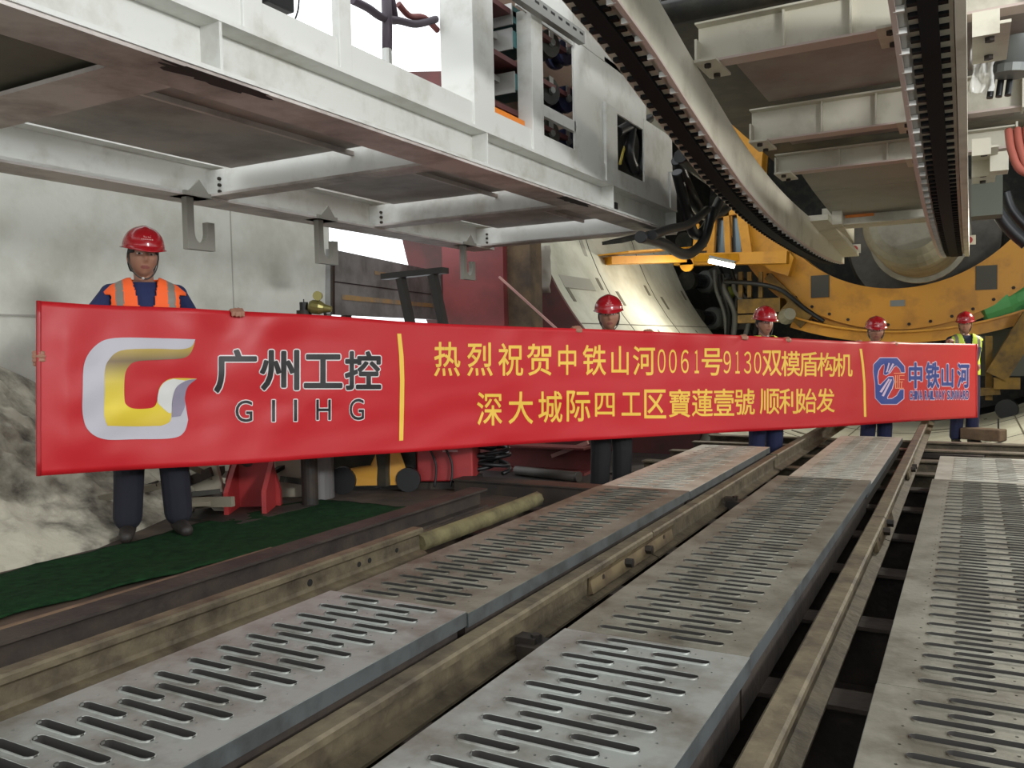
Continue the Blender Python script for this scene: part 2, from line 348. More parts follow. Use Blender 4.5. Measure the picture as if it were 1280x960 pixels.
# ------------------------------------------------------------------ walkway planks with raised slots
def plank(x0, x1, y0, y1, z, label, mtl, pitch=.1135, rough_side=BLUEST, raised=.004, th=.05, phase=.06):
    W = x1 - x0; s = W/.6
    slots = []
    y = y0 + phase
    while y < y1 - .03:
        for a, b, dy in ((.09, .26, 0), (.165, .435, pitch*.5), (.335, .51, 0)):
            yy = y + dy
            if yy < y1 - .03: slots.append((x0 + a*s, x0 + b*s, yy))
        y += pitch
    cu = bpy.data.curves.new('plate', 'CURVE'); cu.dimensions = '2D'; cu.fill_mode = 'BOTH'; cu.extrude = .002; cu.resolution_u = 1
    def spl(pts):
        sp = cu.splines.new('POLY'); sp.points.add(len(pts)-1); sp.use_cyclic_u = True
        for q, (a, b) in zip(sp.points, pts): q.co = (a, b, 0, 1)
    spl([(x0, y0), (x1, y0), (x1, y1), (x0, y1)])
    hw = .0155 if y0 < 5 else .011
    def stad(a, b, y, h, k=5):
        pts = []
        for i in range(k + 1): t = -PI/2 + PI*i/k; pts.append((b - h + h*math.cos(t), y + h*math.sin(t)))
        for i in range(k + 1): t = PI/2 + PI*i/k; pts.append((a + h + h*math.cos(t), y + h*math.sin(t)))
        return pts
    for a, b, yy in slots: spl(stad(a, b, yy, hw))
    far = y0 > 5
    if not far:
        y = y0 + phase
        while y < y1 - .08:                              # drain holes between the slots
            for a, dy in ((.075, .5), (.30, .0), (.145, .02), (.53, .5), (.45, .5), (.215, .5)):
                yy = y + dy*pitch
                if dy != .0 or a != .30 or True:
                    c = (x0 + a*s, yy)
                    if all(abs(yy - sy) > hw + .005 or c[0] < sa - .006 or c[0] > sb + .006 for sa, sb, sy in slots):
                        if yy < y1 - .02: spl([(c[0] + .0045*math.cos(t*PI/3), yy + .0045*math.sin(t*PI/3)) for t in range(6)])
            y += pitch
    co = bpy.data.objects.new('plate', cu); COL.objects.link(co)
    dg = bpy.context.evaluated_depsgraph_get(); me0 = co.evaluated_get(dg).to_mesh()
    m = MB(); m.add([(v.co.x, v.co.y, v.co.z + z - .002) for v in me0.vertices], [tuple(p.vertices) for p in me0.polygons], 0)
    co.evaluated_get(dg).to_mesh_clear(); bpy.data.objects.remove(co); bpy.data.curves.remove(cu)
    for a, b, yy in slots:                               # raised lips and a turned-down throat
        o_ = stad(a, b, yy, hw + .0045); t_ = stad(a, b, yy, hw + .0015); i_ = stad(a, b, yy, hw); n = len(o_)
        lay = [(o_, z), (t_, z + raised), (i_, z + raised*.6), (stad(a, b, yy, hw - .002), z - .03)]
        vs = [(px, py, h) for pl, h in lay for px, py in pl]; fs = []
        for L in range(3):
            for i in range(n): fs.append((L*n+i, L*n+(i+1)%n, (L+1)*n+(i+1)%n, (L+1)*n+i))
        m.add(vs, fs[:2*n], 0, True); m.add(vs, fs[2*n:], 1, True)
    me_o = m.build('walkway_plank', [mtl, mat('shaded_throat', (44, 41, 37), .8)], None, fix=False)  # throat walls coloured dark to put shade inside the slots
    sd = MB()
    for xx in (x0, x1): sd.box((xx - .002, y0, z - th), (xx + .002, y1, z - .003))
    for yy in (y0, y1): sd.box((x0, yy - .002, z - th), (x1, yy + .002, z - .003))
    for xx, q in ((x0, 1), (x1, -1)): sd.box((xx, y0, z - th), (xx + q*.03, y1, z - th + .003))
    sd.build('side_flange', rough_side, me_o)
    if not far:
        for yy in (y0 + .3, (y0+y1)/2, y1 - .3):
            b = MB(); b.box((x0+.01, yy-.02, z-th), (x1-.01, yy+.02, z-.02)); b.build('stiffening_rib', rough_side, me_o)
    # ledgers that carry the plank on the sleepers
    lg = MB()
    for xx in (x0 + .05, x1 - .05): lg.box((xx-.025, y0+.02, -.052), (xx+.025, y1-.02, z - th))
    lg.build('bearer', RUSTD, me_o)
    return tag(me_o, label, 'walkway plank')
plank(-2.11, -1.512, .25, 2.40, .155, 'clean bright grey slotted walkway plank at lower left, nearest of the left row', GALV, rough_side=BLUEST, raised=.005)
plank(-2.105, -1.515, 2.415, 5.0, .145, 'grey slotted walkway plank of the left row, second from the camera, with reddish stain', GALVD)
plank(-2.105, -1.515, 5.015, 7.35, .14, 'farthest slotted plank of the left row, lit pale and ending under the banner', GALVF)
plank(-1.135, -.553, .3, 2.39, .155, 'shiny slotted walkway plank in the middle bottom, between the two long rails', GALV, raised=.005)
plank(-1.135, -.560, 2.405, 5.76, .15, 'worn brownish slotted plank of the middle row, second from the camera', GALVD)
plank(-1.125, -.575, 5.70, 8.8, .098, 'far middle slotted plank tucked lower beneath the end of the nearer one', GALVF)
plank(-.215, .40, .2, 2.35, .155, 'slotted walkway plank at lower right corner, nearest of the right row', GALVD, pitch=.1)
plank(-.215, .42, 2.365, 5.95, .15, 'long grey slotted walkway plank of the right row, behind the corner one', GALVD, pitch=.1)
plank(-.205, .44, 5.965, 7.15, .145, 'palest slotted plank of the right row, just before the worker\'s feet', GALVF, pitch=.1)
plank(.43, 1.05, .2, 3.6, .15, 'slotted walkway plank at the right frame edge, outer row', GALVD, pitch=.1)
plank(.45, 1.07, 3.62, 7.1, .15, 'far slotted walkway plank of the outer right row by the frame edge', GALVD, pitch=.1)
# planks and rubble by the worker at the right end
m = MB(); q = onZ(1165, 562, -.05); m.box((q.x-.3, q.y-.12, -.12), (q.x+.45, q.y+.02, -.075), 0, Matrix.Rotation(-.15, 3, 'Z'))
tag(m.build('board', RUSTD), 'dark wooden board lying across the rail at the right-hand worker\'s feet', 'board')
q = onZ(1235, 548, -.18)
m = MB(); m.box((q.x-.28, q.y-.1, -.20), (q.x+.18, q.y+.1, -.06), 0, Matrix.Rotation(-.45, 3, 'Z')); 
tag(m.build('timber_block', mat('block_timber', (104, 84, 64), .85, 0, (70, 56, 44), 5, .4, .7, .3, 20), None, .015), 'thick brown timber block beside the right-hand worker on the lining', 'timber')
q = onZ(1262, 540, -.14)
m = MB(); m.bar((q.x-.12, q.y, -.24), (q.x-.12, q.y, .02), .02, .02); m.bar((q.x-.3, q.y-.02, -.17), (q.x-.1, q.y, -.13), .09, .06)
tag(m.build('steel_bracket', DARK), 'small dark steel bracket with upright end, right of the timber block', 'bracket')
# ================================================================== LEFT BACKUP GANTRY
GX, FX = -2.6, -4.85
g = thing('backup_gantry', (-3.7, 4.5, 2.155), 'big white steel gantry platform hanging over the banner on the left', 'gantry')
def ibeam_y(m, xo, xi, y0, y1, z0, z1, wx, mi_u=1):
    """I beam along Y: flanges from xo to xi, web at wx"""
    m.box((xo, y0, z0), (xi, y1, z0+.018), mi_u); m.box((xo, y0, z1-.018), (xi, y1, z1)); m.box((wx-.006, y0, z0+.018), (wx+.006, y1, z1-.018))
m = MB(); ibeam_y(m, GX, GX-.24, .2, 8.3, 2.155, 2.38, GX-.12, 0)
m.box((GX-.01, .2, 2.140), (GX-.26, 8.3, 2.1545), 1)
m.build('side_beam', [WHITE, UNDER], g)
m = MB(); ibeam_y(m, FX+.12, FX-.16, .2, 8.3, 2.155, 2.40, FX, 0); m.box((FX+.12, .2, 2.140), (FX-.16, 8.3, 2.1545), 1)
m.build('side_beam', [WHITE, UNDER], g)
for y in (.3, 2.42, 4.51, 6.58, 8.26):
    m = MB(); m.box((GX-.005, y, 2.173), (GX-.114, y+.014, 2.362)); m.build('stiffener', WHITE, g)
for y, w_ in ((2.28, .30), (4.33, .17), (6.2, .16), (8.1, .2)):
    m = MB(); m.box((GX-.24, y-w_/2, 2.156), (FX+.12, y+w_/2, 2.174), 1); m.box((GX-.12, y-.006, 2.174), (FX, y+.006, 2.36), 0)
    m.build('cross_beam', [WHITE, UNDER], g)
    for xx in (FX+.13,):
        for zz in (2.2, 2.245, 2.29):
            m = MB(); m.lathe((xx+.02, y-.006, zz), (0, -1, 0), [(0, .013), (.018, .013)], 6); m.build('bolt', DARK, g)
for y0, y1, z, mt in ((.2, 2.275, 2.20, OLIVE), (2.43, 4.25, 2.33, DECKP), (4.42, 6.12, 2.335, DECKP), (6.28, 8.0, 2.33, DECKP)):
    m = MB(); m.box((GX-.125, y0, z), (FX+(.34 if y0 > 1 else .006), y1, z+.012)); m.build('deck_plate', mt, g)
for x in (-3.5,):
    m = MB(); m.box((x-.012, 2.43, 2.30), (x+.012, 8.0, 2.329)); m.build('deck_joist', UNDER, g)
m = MB(); m.box((FX-.006, .2, 2.40), (FX+.006, 8.3, 2.62)); m.build('toe_board', WHITE, g)
# toe board and posts on the near side
m = MB(); m.box((GX-.02, .2, 2.38), (GX-.035, 8.28, 2.52)); m.build('toe_board', WHITE, g)
def post(y0, y1, depth, z1, mt=WHITE):
    m = MB(); m.box((GX-.005, y0, 2.38), (GX-depth, y1, z1)); return m.build('post', mt, g, .004)
q = onY(550, 50, 4.37); post(4.37, 4.62, min(.6, abs(q.x - GX)), 3.9)
post(5.14, 5.31, .12, 3.32); post(6.45, 6.70, .12, 3.02); post(8.12, 8.30, .12, 2.74)
post(2.55, 2.66, .2, 3.4); post(3.15, 3.24, .05, 3.9)
m = MB(); m.box((GX-.03, 2.1, 2.52), (GX-.045, 2.55, 3.2)); m.build('side_panel', WHITE, g)
m = MB(); m.box((GX-.03, 5.88, 2.5), (GX-.045, 6.5, 3.35)); m.build('side_panel', WHITE, g)
m = MB(); m.box((GX-.03, 7.42, 2.5), (GX-.045, 8.25, 3.1)); m.build('side_panel', WHITE, g)
m = MB(); m.box((GX-.03, 5.31, 2.66), (GX-.06, 5.9, 2.74)); m.build('side_rail', WHITE, g)
m = MB(); m.box((GX-.034, 6.51, 3.0), (GX-.05, 7.5, 3.4)); m.box((GX-.034, 5.9, 3.36), (GX-.05, 7.0, 3.9)); m.box((GX-.034, 5.0, 3.3), (GX-.05, 5.89, 3.9)); m.build('side_rail', WHITE, g)
# perforated tray along the top of the opening
m = MB(); a, b = onX(640, -12, GX+.06), onX(727, 48, GX+.06); m.bar(a, b, .05, .09); m.build('cable_tray', mat('tray_grey', (140, 140, 136), .5, .3), g)
for k in range(9):
    m = MB(); p = a.lerp(b, (k+.5)/9) + Vector((.026, 0, .015)); m.box(p-Vector((.001, .03, .008)), p+Vector((.001, .03, .008))); m.build('tray_slot', BLACK, g)
# blackened patches where the paint burnt
for (ya, yb) in ((2.16, 2.74), (5.6, 6.15)):
    m = MB(); n = 40; pts = []
    for k in range(n):
        t = 2*PI*k/n; rr = .75 + .7*abs(noise.noise((2.2*math.cos(t), 2.2*math.sin(t), ya))) + .25*noise.noise((6*math.cos(t), 6*math.sin(t), ya))
        pts.append((min(GX-.001, GX-.035 + .075*rr*math.cos(t)), (ya+yb)/2 + (yb-ya)/2*rr*math.sin(t), 2.1388))
    m.add(pts, [tuple(range(n))]); m.build('scorch_mark', mat('scorched_paint', (44, 40, 38), .8), g)
m = MB(); m.box((GX-.02, 6.66, 2.16), (GX-.05, 6.72, 2.24)); m.build('hose_clip', BLACK, g)
# lifting hooks below the far beam
def hook(px, pyt, label_):
    c = onX(px, pyt, FX+.06)
    y, zt = c.y, 2.14
    pts = [(-.10, 0), (-.10, -.36), (.14, -.36), (.14, -.16), (.075, -.16)]
    inner = [(.075, -.22)] + [(.0175 + .0575*math.cos(t), -.24 + .075*math.sin(t)) for t in [-i*PI/8 for i in range(9)]] + [(-.04, -.22), (-.04, 0)]
    poly = [Vector((FX+.06, y + a, zt + b)) for a, b in pts + inner]
    cu = bpy.data.curves.new('hook', 'CURVE'); cu.dimensions = '2D'; cu.fill_mode = 'BOTH'; cu.extrude = .025
    sp = cu.splines.new('POLY'); sp.points.add(len(poly)-1); sp.use_cyclic_u = True
    for pt, v in zip(sp.points, pts + inner): pt.co = (v[0], v[1], 0, 1)
    co = bpy.data.objects.new('hook', cu); COL.objects.link(co); dg = bpy.context.evaluated_depsgraph_get(); me = co.evaluated_get(dg).to_mesh()
    m = MB(); m.add([(FX+.06 + v.co.z, y + v.co.x, zt + v.co.y) for v in me.vertices], [tuple(p.vertices) for p in me.polygons])
    co.evaluated_get(dg).to_mesh_clear(); bpy.data.objects.remove(co)
    m.box((FX-.02, y-.16, zt), (FX+.14, y+.08, zt+.03)); m.prism([(FX+.125, y-.12, zt+.03), (FX+.125, y+.05, zt+.03), (FX+.125, y-.03, zt+.12)], (.012, 0, 0))
    m.build('lifting_hook', mat('hook_paint', (150, 148, 138), .55), g)
hook(244, 240, ''); hook(405, 275, ''); hook(583, 310, '')

# ------------------------------------------------------------------ equipment standing on the gantry deck
cab = thing('equipment_rack', (-3.0, 5.0, 2.38), 'brown equipment rack with maroon shelves in the gantry opening', 'rack')
m = MB(); m.box((-3.03, 4.75, 2.35), (-3.0, 7.15, 4.0)); m.build('back_panel', BROWNP, cab)
for z in (2.62, 2.95, 3.28):
    m = MB(); m.box((-2.72, 4.66, z), (-2.99, 5.95, z+.035)); m.build('shelf', MAROON, cab)
m = MB(); m.box((-2.66, 4.66, 2.535), (-2.74, 5.12, 2.575)); m.build('orange_rail', ORANGE, cab)
for px, py, lab in ((652, 55, 'teal cable box on the upper shelf of the brown rack'), (655, 108, 'teal cable box on the lower shelf of the brown rack'), (652, 25, 'teal cable box at the very top of the brown rack')):
    c = onX(px, py, -2.72); t = MB(); t.box((c.x-.22, c.y-.14, c.z-.055), (c.x, c.y+.12, c.z+.055), 0); t.box((c.x-.24, c.y-.16, c.z-.08), (c.x+.01, c.y-.145, c.z+.06), 1); t.box((c.x-.22, c.y-.5, c.z-.0), (c.x-.1, c.y-.14, c.z+.04), 1)
    tag(t.build('cable_box', [TEAL, ALU]), lab, 'box')
i = 0
for row, (py0) in enumerate((58, 117, 170)):
    for j, px in enumerate((686, 707)):
        if row == 2 and j == 0: pass
        c = onX(px, py0 + (j*10), -2.78)
        t = thing('cable_reel', c, ('upper', 'middle', 'lower')[row] + ' row, ' + ('rear' if j == 0 else 'front') + ' dark round reel in the gantry opening', 'reel')
        m = MB(); m.lathe((c.x-.12, c.y, c.z), (1, -.35, 0), [(0, .095), (.02, .105), (.05, .105), (.06, .07), (.13, .07), (.14, .105), (.17, .10)], 20); m.build('drum', NAVYR if j else SOOT, t)
        m = MB(); m.lathe((c.x+.05, c.y-.058, c.z), (1, -.35, 0), [(0, .03), (.02, .025)], 10); m.build('hub', GREYM, t)
        m = MB(); m.box((c.x+.045, c.y-.09, c.z+.02), (c.x+.052, c.y-.02, c.z+.10)); m.build('name_plate', ALU, t)
for px, py, lab in ((718, 62, 'red bottle-shaped part beside the upper reels'), (719, 115, 'red bottle-shaped part beside the middle reels')):
    c = onX(px, py, -2.72); m = MB(); m.lathe(c - Vector((0, 0, .1)), (0, 0, 1), [(0, .035), (.12, .035), (.16, .02), (.2, .02)], 14)
    tag(m.build('red_canister', mat('red_plastic', (214, 84, 70), .4)), lab, 'canister')
# black hose bundle in the far opening
def hose(pts, r, mtl, label, cat='hose', group=None, name='hose', n=8):
    m = MB(); m.tube(bez(pts, n), r, 10); return tag(m.build(name, mtl), label, cat, group)
for k, (pts, r, mt, lab) in enumerate((
    ([(785, 118), (790, 150), (786, 190), (795, 215)], .05, HOSE, 'thick black hose hanging at the left of the hose opening in the gantry'),
    ([(800, 115), (799, 150), (806, 180), (802, 218)], .055, HOSE, 'thick black hose hanging at the right of the hose opening in the gantry'),
    ([(772, 165), (786, 158), (800, 155), (812, 148)], .045, HOSE, 'black hose crossing the hose opening sideways'),
    ([(775, 205), (780, 186), (786, 172)], .012, mat('yellow_hose', (202, 182, 70), .5), 'thin yellow hose slanting in the hose opening of the gantry'),
    ([(805, 228), (805, 190), (807, 160)], .012, MATS['yellow_hose'], 'thin yellow hose standing upright in the hose opening'))):
    hose([onX(x, y, -2.72 - .03*(k % 2)) for x, y in pts], r, mt, lab)
m = MB(); m.box((-2.90, 7.2, 2.38), (-2.88, 8.28, 3.3)); m.build('rear_panel', SOOT, g)
# dark valve tree seen against the white sky in the left opening
c = onX(490, 40, -2.85); D = mat('valve_steel', (72, 62, 72), .5, .3)
v = thing('valve_assembly', onX(490, 72, -2.85), 'dark valve tree with chained levers against the bright opening on the gantry', 'valve')
m = MB(); m.tube([onX(484, 62, -2.85), onX(484, 25, -2.85), onX(482, -25, -2.85)], .03, 10); m.build('stem', D, v)
m = MB(); m.lathe(onX(484, 80, -2.85), (0, 0, 1), [(0, .028), (.08, .028)], 12); m.build('collar', ALU, v)
m = MB(); m.tube(bez([onX(440, 0, -2.85), onX(460, 10, -2.85), onX(478, 22, -2.85), onX(500, 26, -2.85), onX(520, 30, -2.85), onX(545, 24, -2.85)], 5), .022, 8); m.build('lever', D, v)
m = MB(); m.tube(bez([onX(498, 5, -2.86), onX(512, 20, -2.86), onX(530, 22, -2.86), onX(547, 38, -2.86)], 5), .018, 8); m.build('lever', mat('rusty_lever', (120, 62, 60), .6), v)
m = MB(); m.tube([onX(495, 30, -2.86), onX(490, 0, -2.86), onX(492, -20, -2.86)], .02, 8); m.build('branch_pipe', D, v)
c = onX(333, 4, -2.7); m = MB(); m.box(c - Vector((.08, .07, .03)), c + Vector((.08, .09, .12)))
tag(m.build('junction_box', BLACK, None, .008), 'small black box on the gantry edge at the top, against the sky', 'box')
hose([onX(374, -10, -2.65), onX(373, 10, -2.65), onX(369, 24, -2.65)], .004, BLACK, 'thin black wire dangling above the gantry edge', 'wire', None, 'wire')

# ================================================================== SEGMENT CRANE BEAMS AND OVERHEAD BRIDGE
ZT = [(2.0, 3.10), (3.0, 2.93), (3.92, 2.77), (4.49, 2.68), (5.18, 2.53), (5.87, 2.39), (6.63, 2.25), (7.9, 2.12), (9.47, 2.06), (11.2, 2.05), (12.6, 2.10)]
def zc(y): return smt(ZT, y)
CXL, CXR = -1.70, -.19
def strip(m, xa, xb, za, zb, y0, y1, mi=0, n=60):
    """bar of rectangular section following the beam's sag"""
    vs = []
    for j in range(n + 1):
        y = y0 + (y1-y0)*j/n; z = zc(y)
        vs += [(xa, y, z+za), (xb, y, z+za), (xb, y, z+zb), (xa, y, z+zb)]
    fs = [(0, 1, 2, 3), (n*4, n*4+3, n*4+2, n*4+1)]
    for j in range(n):
        for k in range(4): fs.append((j*4+k, (j+1)*4+k, (j+1)*4+(k+1)%4, j*4+(k+1)%4))
    m.add(vs, fs, mi)
def crane_beam(cx, label, sides, inner, y0=2.2, y1=12.4):
    t = thing('crane_beam', (cx, 7, zc(7)), label, 'beam')
    m = MB(); strip(m, cx-.11, cx+.11, .016, .05, y0, y1, 0); m.build('rack_plate', [WHITE_W, UNDER], t)
    m = MB(); strip(m, cx-.045, cx+.045, -.012, .0155, y0, y1); m.build('rack_bar', mat('rack_black', (12, 12, 13), .75, spec=.25), t)
    m = MB(); y = y0 + .02; k = 0
    while y < y1:
        z = zc(y)
        for s_ in (-1, 1):
            yy = y + (.0 if s_ < 0 else .05)
            m.box((cx + s_*.0452, yy-.024, z-.006), (cx + s_*.09, yy+.024, z+.0155))
        y += .112
    m.build('rack_teeth', MATS['rack_black'], t)
    for s_ in sides:
        m = MB()
        strip(m, cx + s_*.138, cx + s_*.165, -.015, .0, y0, y1, 1) if s_ == inner else strip(m, cx + s_*.115, cx + s_*.165, -.015, .0, y0, y1, 0)
        strip(m, cx + s_*.15, cx + s_*.165, 0, .30, y0, y1, 0)
        m.build('side_web', [WHITE_W, mat('pinkish_white_paint', (196, 178, 168), .5)], t)
    m = MB(); y = y0
    s_ = inner
    while y < y1: m.box((cx + s_*.10, y-.012, zc(y)-.014), (cx + s_*.15, y+.012, zc(y)+.0155)); y += .2
    m.build('rib', WHITE, t)
    m = MB(); strip(m, cx+.09, cx+.16, .016, .018, y0, y1) if s_ > 0 else strip(m, cx-.16, cx-.09, .016, .018, y0, y1); m.build('flange_plate', WHITE, t)
    m = MB(); strip(m, cx-.16, cx+.16, .30, .32, y0, y1); m.build('top_flange', WHITE_W, t)
    return t
crane_beam(CXL, 'long white curved crane beam with black toothed rack, left of the overhead bridge', (1,), 1)
crane_beam(CXR, 'white crane beam with black toothed rack running straight down the right of the picture', (-1, 1), -1)

br = thing('bridge_frame', (-.95, 6, 3.0), 'white overhead bridge frame of cross beams and plates between the two toothed crane beams', 'bridge frame')
XL, XR = CXL + .15, CXR - .15
# cross beams, each from the left beam to the right beam
for (pa, pb, pc) in (((860, 37), (870, 80), (1021, 3)), ((920, 143), (937, 178), None), ((965, 196), (968, 217), None)):
    a = onX(*pa, XL); b = onX(*pb, XL); y = b.y; h = max(.1, onY(*pa, y).z - b.z); z = b.z
    m = MB(); m.box((XL+.02, y-.006, z), (.30, y+.008, z+h)); m.box((XL+.02, y-.09, z+h-.012), (.30, y+.09, z+h)); m.box((XL+.02, y-.04, z-.014), (.30, y+.10, z), 1); m.box((.30, y-.1, z-.03), (.315, y+.1, z+h+.02))
    m.build('cross_beam', [WHITE_W, MATS['pinkish_white_paint']], br)
    for xx in (-1.0, -.62):
        s = MB(); s.box((xx-.006, y-.05, z), (xx+.006, y-.006, z+h-.012)); s.build('stiffener', WHITE_W, br)
    # connection brackets at both ends
    for xx, q in ((XL+.02, 1), (XR-.14, -1)):
        s = MB(); s.box((xx, y-.12, z-.03), (xx+.14, y+.25, z-.014)); s.build('connection_plate', WHITE_W, br)
        s = MB(); bolt(s, (xx+.07, y-.05, z-.03), (0, 0, -1), .022, .022); bolt(s, (xx+.07, y+.17, z-.03), (0, 0, -1), .022, .022); s.build('bolt', RUSTD, br)
    s = MB(); s.box((XL+.02, y-.1, z-.02), (XL+.035, y+.3, z+.12)); s.build('gusset', WHITE_W, br)
def cplate(x0, x1, y0, y1, z0, z1, mt=PLATE):
    m = MB(); m.prism([(x0, y0, z0), (x1, y0, z0), (x1, y1, z1), (x0, y1, z1)], (0, 0, .012)); return m.build('ceiling_plate', mt, br)
cplate(XL+.17, .28, 5.46, 6.76, 2.90, 2.90)
cplate(XL+.17, .28, 6.94, 7.72, 2.76, 2.76)
cplate(XL+.17, XR-.0, 7.95, 8.85, 2.60, 2.52, mat('pale_ceiling_plate', (166, 164, 150), .5, 0, (140, 136, 120), 1.6, .42, .7))
cplate(XL+.17, XR-.0, 8.87, 10.2, 2.52, 2.44, MATS['pale_ceiling_plate'])
m = MB(); m.box((XL+.05, 10.21, 2.34), (XR, 10.25, 2.54)); m.box((XL+.05, 10.1, 2.325), (XR, 10.5, 2.34)); m.build('end_beam', WHITE_W, br)
m = MB(); m.box((XL+.3, 10.19, 2.41), (XL+.6, 10.205, 2.47)); m.build('orange_sticker', ORANGE, br)
for a, b in (((XL+.05, 9.6, 2.36), (XL+.05, 12.4, 2.2)), ):
    m = MB(); m.bar(a, b, .3, .06); m.bar(Vector(a)+Vector((.2, .3, .05)), Vector(b)+Vector((.1, -.5, .2)), .1, .2); m.build('side_arm', WHITE_W, br)
# hanging plates right of the right beam
for y, z in ((5.0, 2.60), (7.1, 2.40), (7.6, 2.33)):
    m = MB(); m.box((.0, y-.1, z-.0), (.17, y+.55, z+.015)); m.box((.0, y-.12, z-.05), (.12, y-.1, z+.07)); m.build('hanger_plate', WHITE_W, br)
    m = MB(); bolt(m, (.08, y+.1, z), (0, 0, -1), .025, .02); bolt(m, (.08, y+.42, z), (0, 0, -1), .025, .02); m.build('bolt', RUSTD, br)
m = MB(); m.box((.12, 7.3, 2.28), (.24, 7.5, 2.42)); m.build('end_block', WHITE_W, br)
# dark roller pipe above the first cross beam and dark roof behind it
m = MB(); m.tube([(-1.95, 5.62, 3.28), (.9, 5.62, 3.28)], .085, 14)
tag(m.build('roller_pipe', SOOT), 'thick dark pipe lying across above the first white cross beam, top right', 'pipe')
m = MB(); m.box((-1.95, -1.2, 3.36), (.25, 5.2, 3.42)); m.build('screening_plate', SOOT, br)  # added out of view to keep sky light off the planks
m = MB(); m.box((-2.5, 5.9, 3.62), (2.4, 13.0, 3.68)); m.build('screening_plate', SOOT, br)
m = MB(); m.bar((-1.95, 5.5, 3.0), (-1.75, 5.5, 3.75), .06, .06); m.bar((-1.85, 5.5, 3.62), (-1.35, 5.5, 3.3), .05, .05); m.build('brace', GREYM, br)
# grey pipe, plastic wrap and cables right of the right beam
m = MB(); m.tube([(.22, 6.2, 2.72), (.30, 6.2, 3.3)], .10, 16); m.lathe((.215, 6.2, 2.68), (.1, 0, 1), [(0, .115), (.05, .115)], 16)
tag(m.build('grey_pipe', GREYM), 'short grey upright pipe at the top right corner beside the plastic wrapping', 'pipe')
m = MB(); vs = []; n = 10; mm = 14
for j in range(mm + 1):
    for i in range(n + 1):
        u, v = i/n, j/mm; vs.append((-.01 + .13*u + .03*noise.noise((u*3, v*5, 2)), 6.05 + .14*noise.noise((u*4, v*4, 7)), 2.56 + .42*v))
m.add(vs, [(j*(n+1)+i, j*(n+1)+i+1, (j+1)*(n+1)+i+1, (j+1)*(n+1)+i) for j in range(mm) for i in range(n)], 0, True)
pm = mat('plastic_film', (226, 224, 216), .18); pm.node_tree.nodes['Principled BSDF'].inputs['Alpha'].default_value = .62
tag(m.build('plastic_wrap', pm), 'crumpled clear plastic film hanging beside the right toothed beam', 'plastic film')
for k in range(3):
    hose([(.10 + .05*k, 6.3, 2.58), (.12 + .05*k, 6.32, 2.75), (.17 + .04*k, 6.34, 3.05)], .02, HOSE,
         ('first', 'second', 'third')[k] + ' dark cable from the left behind the plastic film, top right', 'cable', None, 'cable')
RHO = mat('brick_red_hose', (156, 84, 70), .55)
for k in range(5):
    x = .235 + .048*k
    hose([(x - .03, 6.3, 2.36), (x - .015, 6.18, 2.2), (x + .04, 6.1, 2.06 - .01*k), (x + .2, 6.08, 2.02 - .01*k), (x + .4, 6.1, 2.16)], .024, RHO,
         ('leftmost', 'second', 'third', 'fourth', 'rightmost')[k] + ' of the brick red hoses looping at the right frame edge', 'hose', 'brick red hoses')
for k, (pts, r) in enumerate(((((1238, 238), (1246, 262), (1262, 285), (1284, 305)), .06), (((1256, 240), (1262, 258), (1272, 272), (1290, 290)), .05))):
    hose([onY(x, y, 9.0 + .3*k) for x, y in pts], r, HOSE, ('outer', 'inner')[k] + ' thick black hose curving out of frame above the yellow ring', 'hose')
m = MB(); q = onY(1195, 215, 8.6); m.box((q.x+.12, 8.5, q.z-.42), (q.x+.36, 8.8, q.z+.12)); m.build('side_box', mat('grey_green_steel', (92, 96, 84), .6), br)

# ================================================================== SHIELD MACHINE IN THE TUNNEL
ec = (-1.055, 15.5, 4.06)
er = thing('erector_ring', ec, 'big yellow circular erector ring with square holes inside the tunnel', 'ring')
def annulus(m, c, r0, r1, y0, y1, a0, a1, n, skip=(), rows=1, mi=0):
    for k in range(n):
        for j in range(rows):
            if (k, j) in skip: continue
            t0, t1 = a0 + (a1-a0)*k/n, a0 + (a1-a0)*(k+1)/n
            ra, rb = r0 + (r1-r0)*j/rows, r0 + (r1-r0)*(j+1)/rows
            P = lambda r, t, y: (c[0] + r*math.cos(t), y, c[2] + r*math.sin(t))
            v = [P(ra, t0, y0), P(rb, t0, y0), P(rb, t1, y0), P(ra, t1, y0), P(ra, t0, y1), P(rb, t0, y1), P(rb, t1, y1), P(ra, t1, y1)]
            f = [(0, 1, 2, 3), (4, 7, 6, 5)]
            if j == 0 or (k, j-1) in skip: f.append((0, 3, 7, 4))
            if j == rows-1 or (k, j+1) in skip: f.append((1, 5, 6, 2))
            if (k-1, j) in skip: f.append((0, 4, 5, 1))
            if (k+1, j) in skip: f.append((3, 2, 6, 7))
            m.add(v, f, mi)
m = MB(); sk = set(); N = 120
def aidx(px, py):
    p = onY(px, py, 15.3); a = math.atan2(p.z - ec[2], p.x - ec[0]) % (2*PI); return int(a/(2*PI)*N)
for px, py in ((1025, 358), (1233, 347)):
    i = aidx(px, py)
    pass
annulus(m, ec, 2.2, 2.88, 15.3, 15.75, 0, 2*PI, N, sk, 5); m.build('ring_plate', YEL, er)
m = MB(); annulus(m, ec, 2.86, 2.98, 15.42, 15.6, 0, 2*PI, 90, (), 1); m.build('outer_rim', YEL, er)
m = MB(); annulus(m, ec, 2.3, 2.8, 15.7, 15.74, PI, 2*PI, 60); m.build('backing_plate', GREYM, er)
for px, py in ((1025, 358), (1233, 347)):
    q = onY(px, py, 15.29); m = MB(); m.box((q.x-.15, 15.28, q.z-.19), (q.x+.15, 15.299, q.z+.19)); m.build('hole_plate', mat('hole_shade', (72, 70, 62), .55, .3), er)  # dark plate standing for a square hole, its shade put into the colour
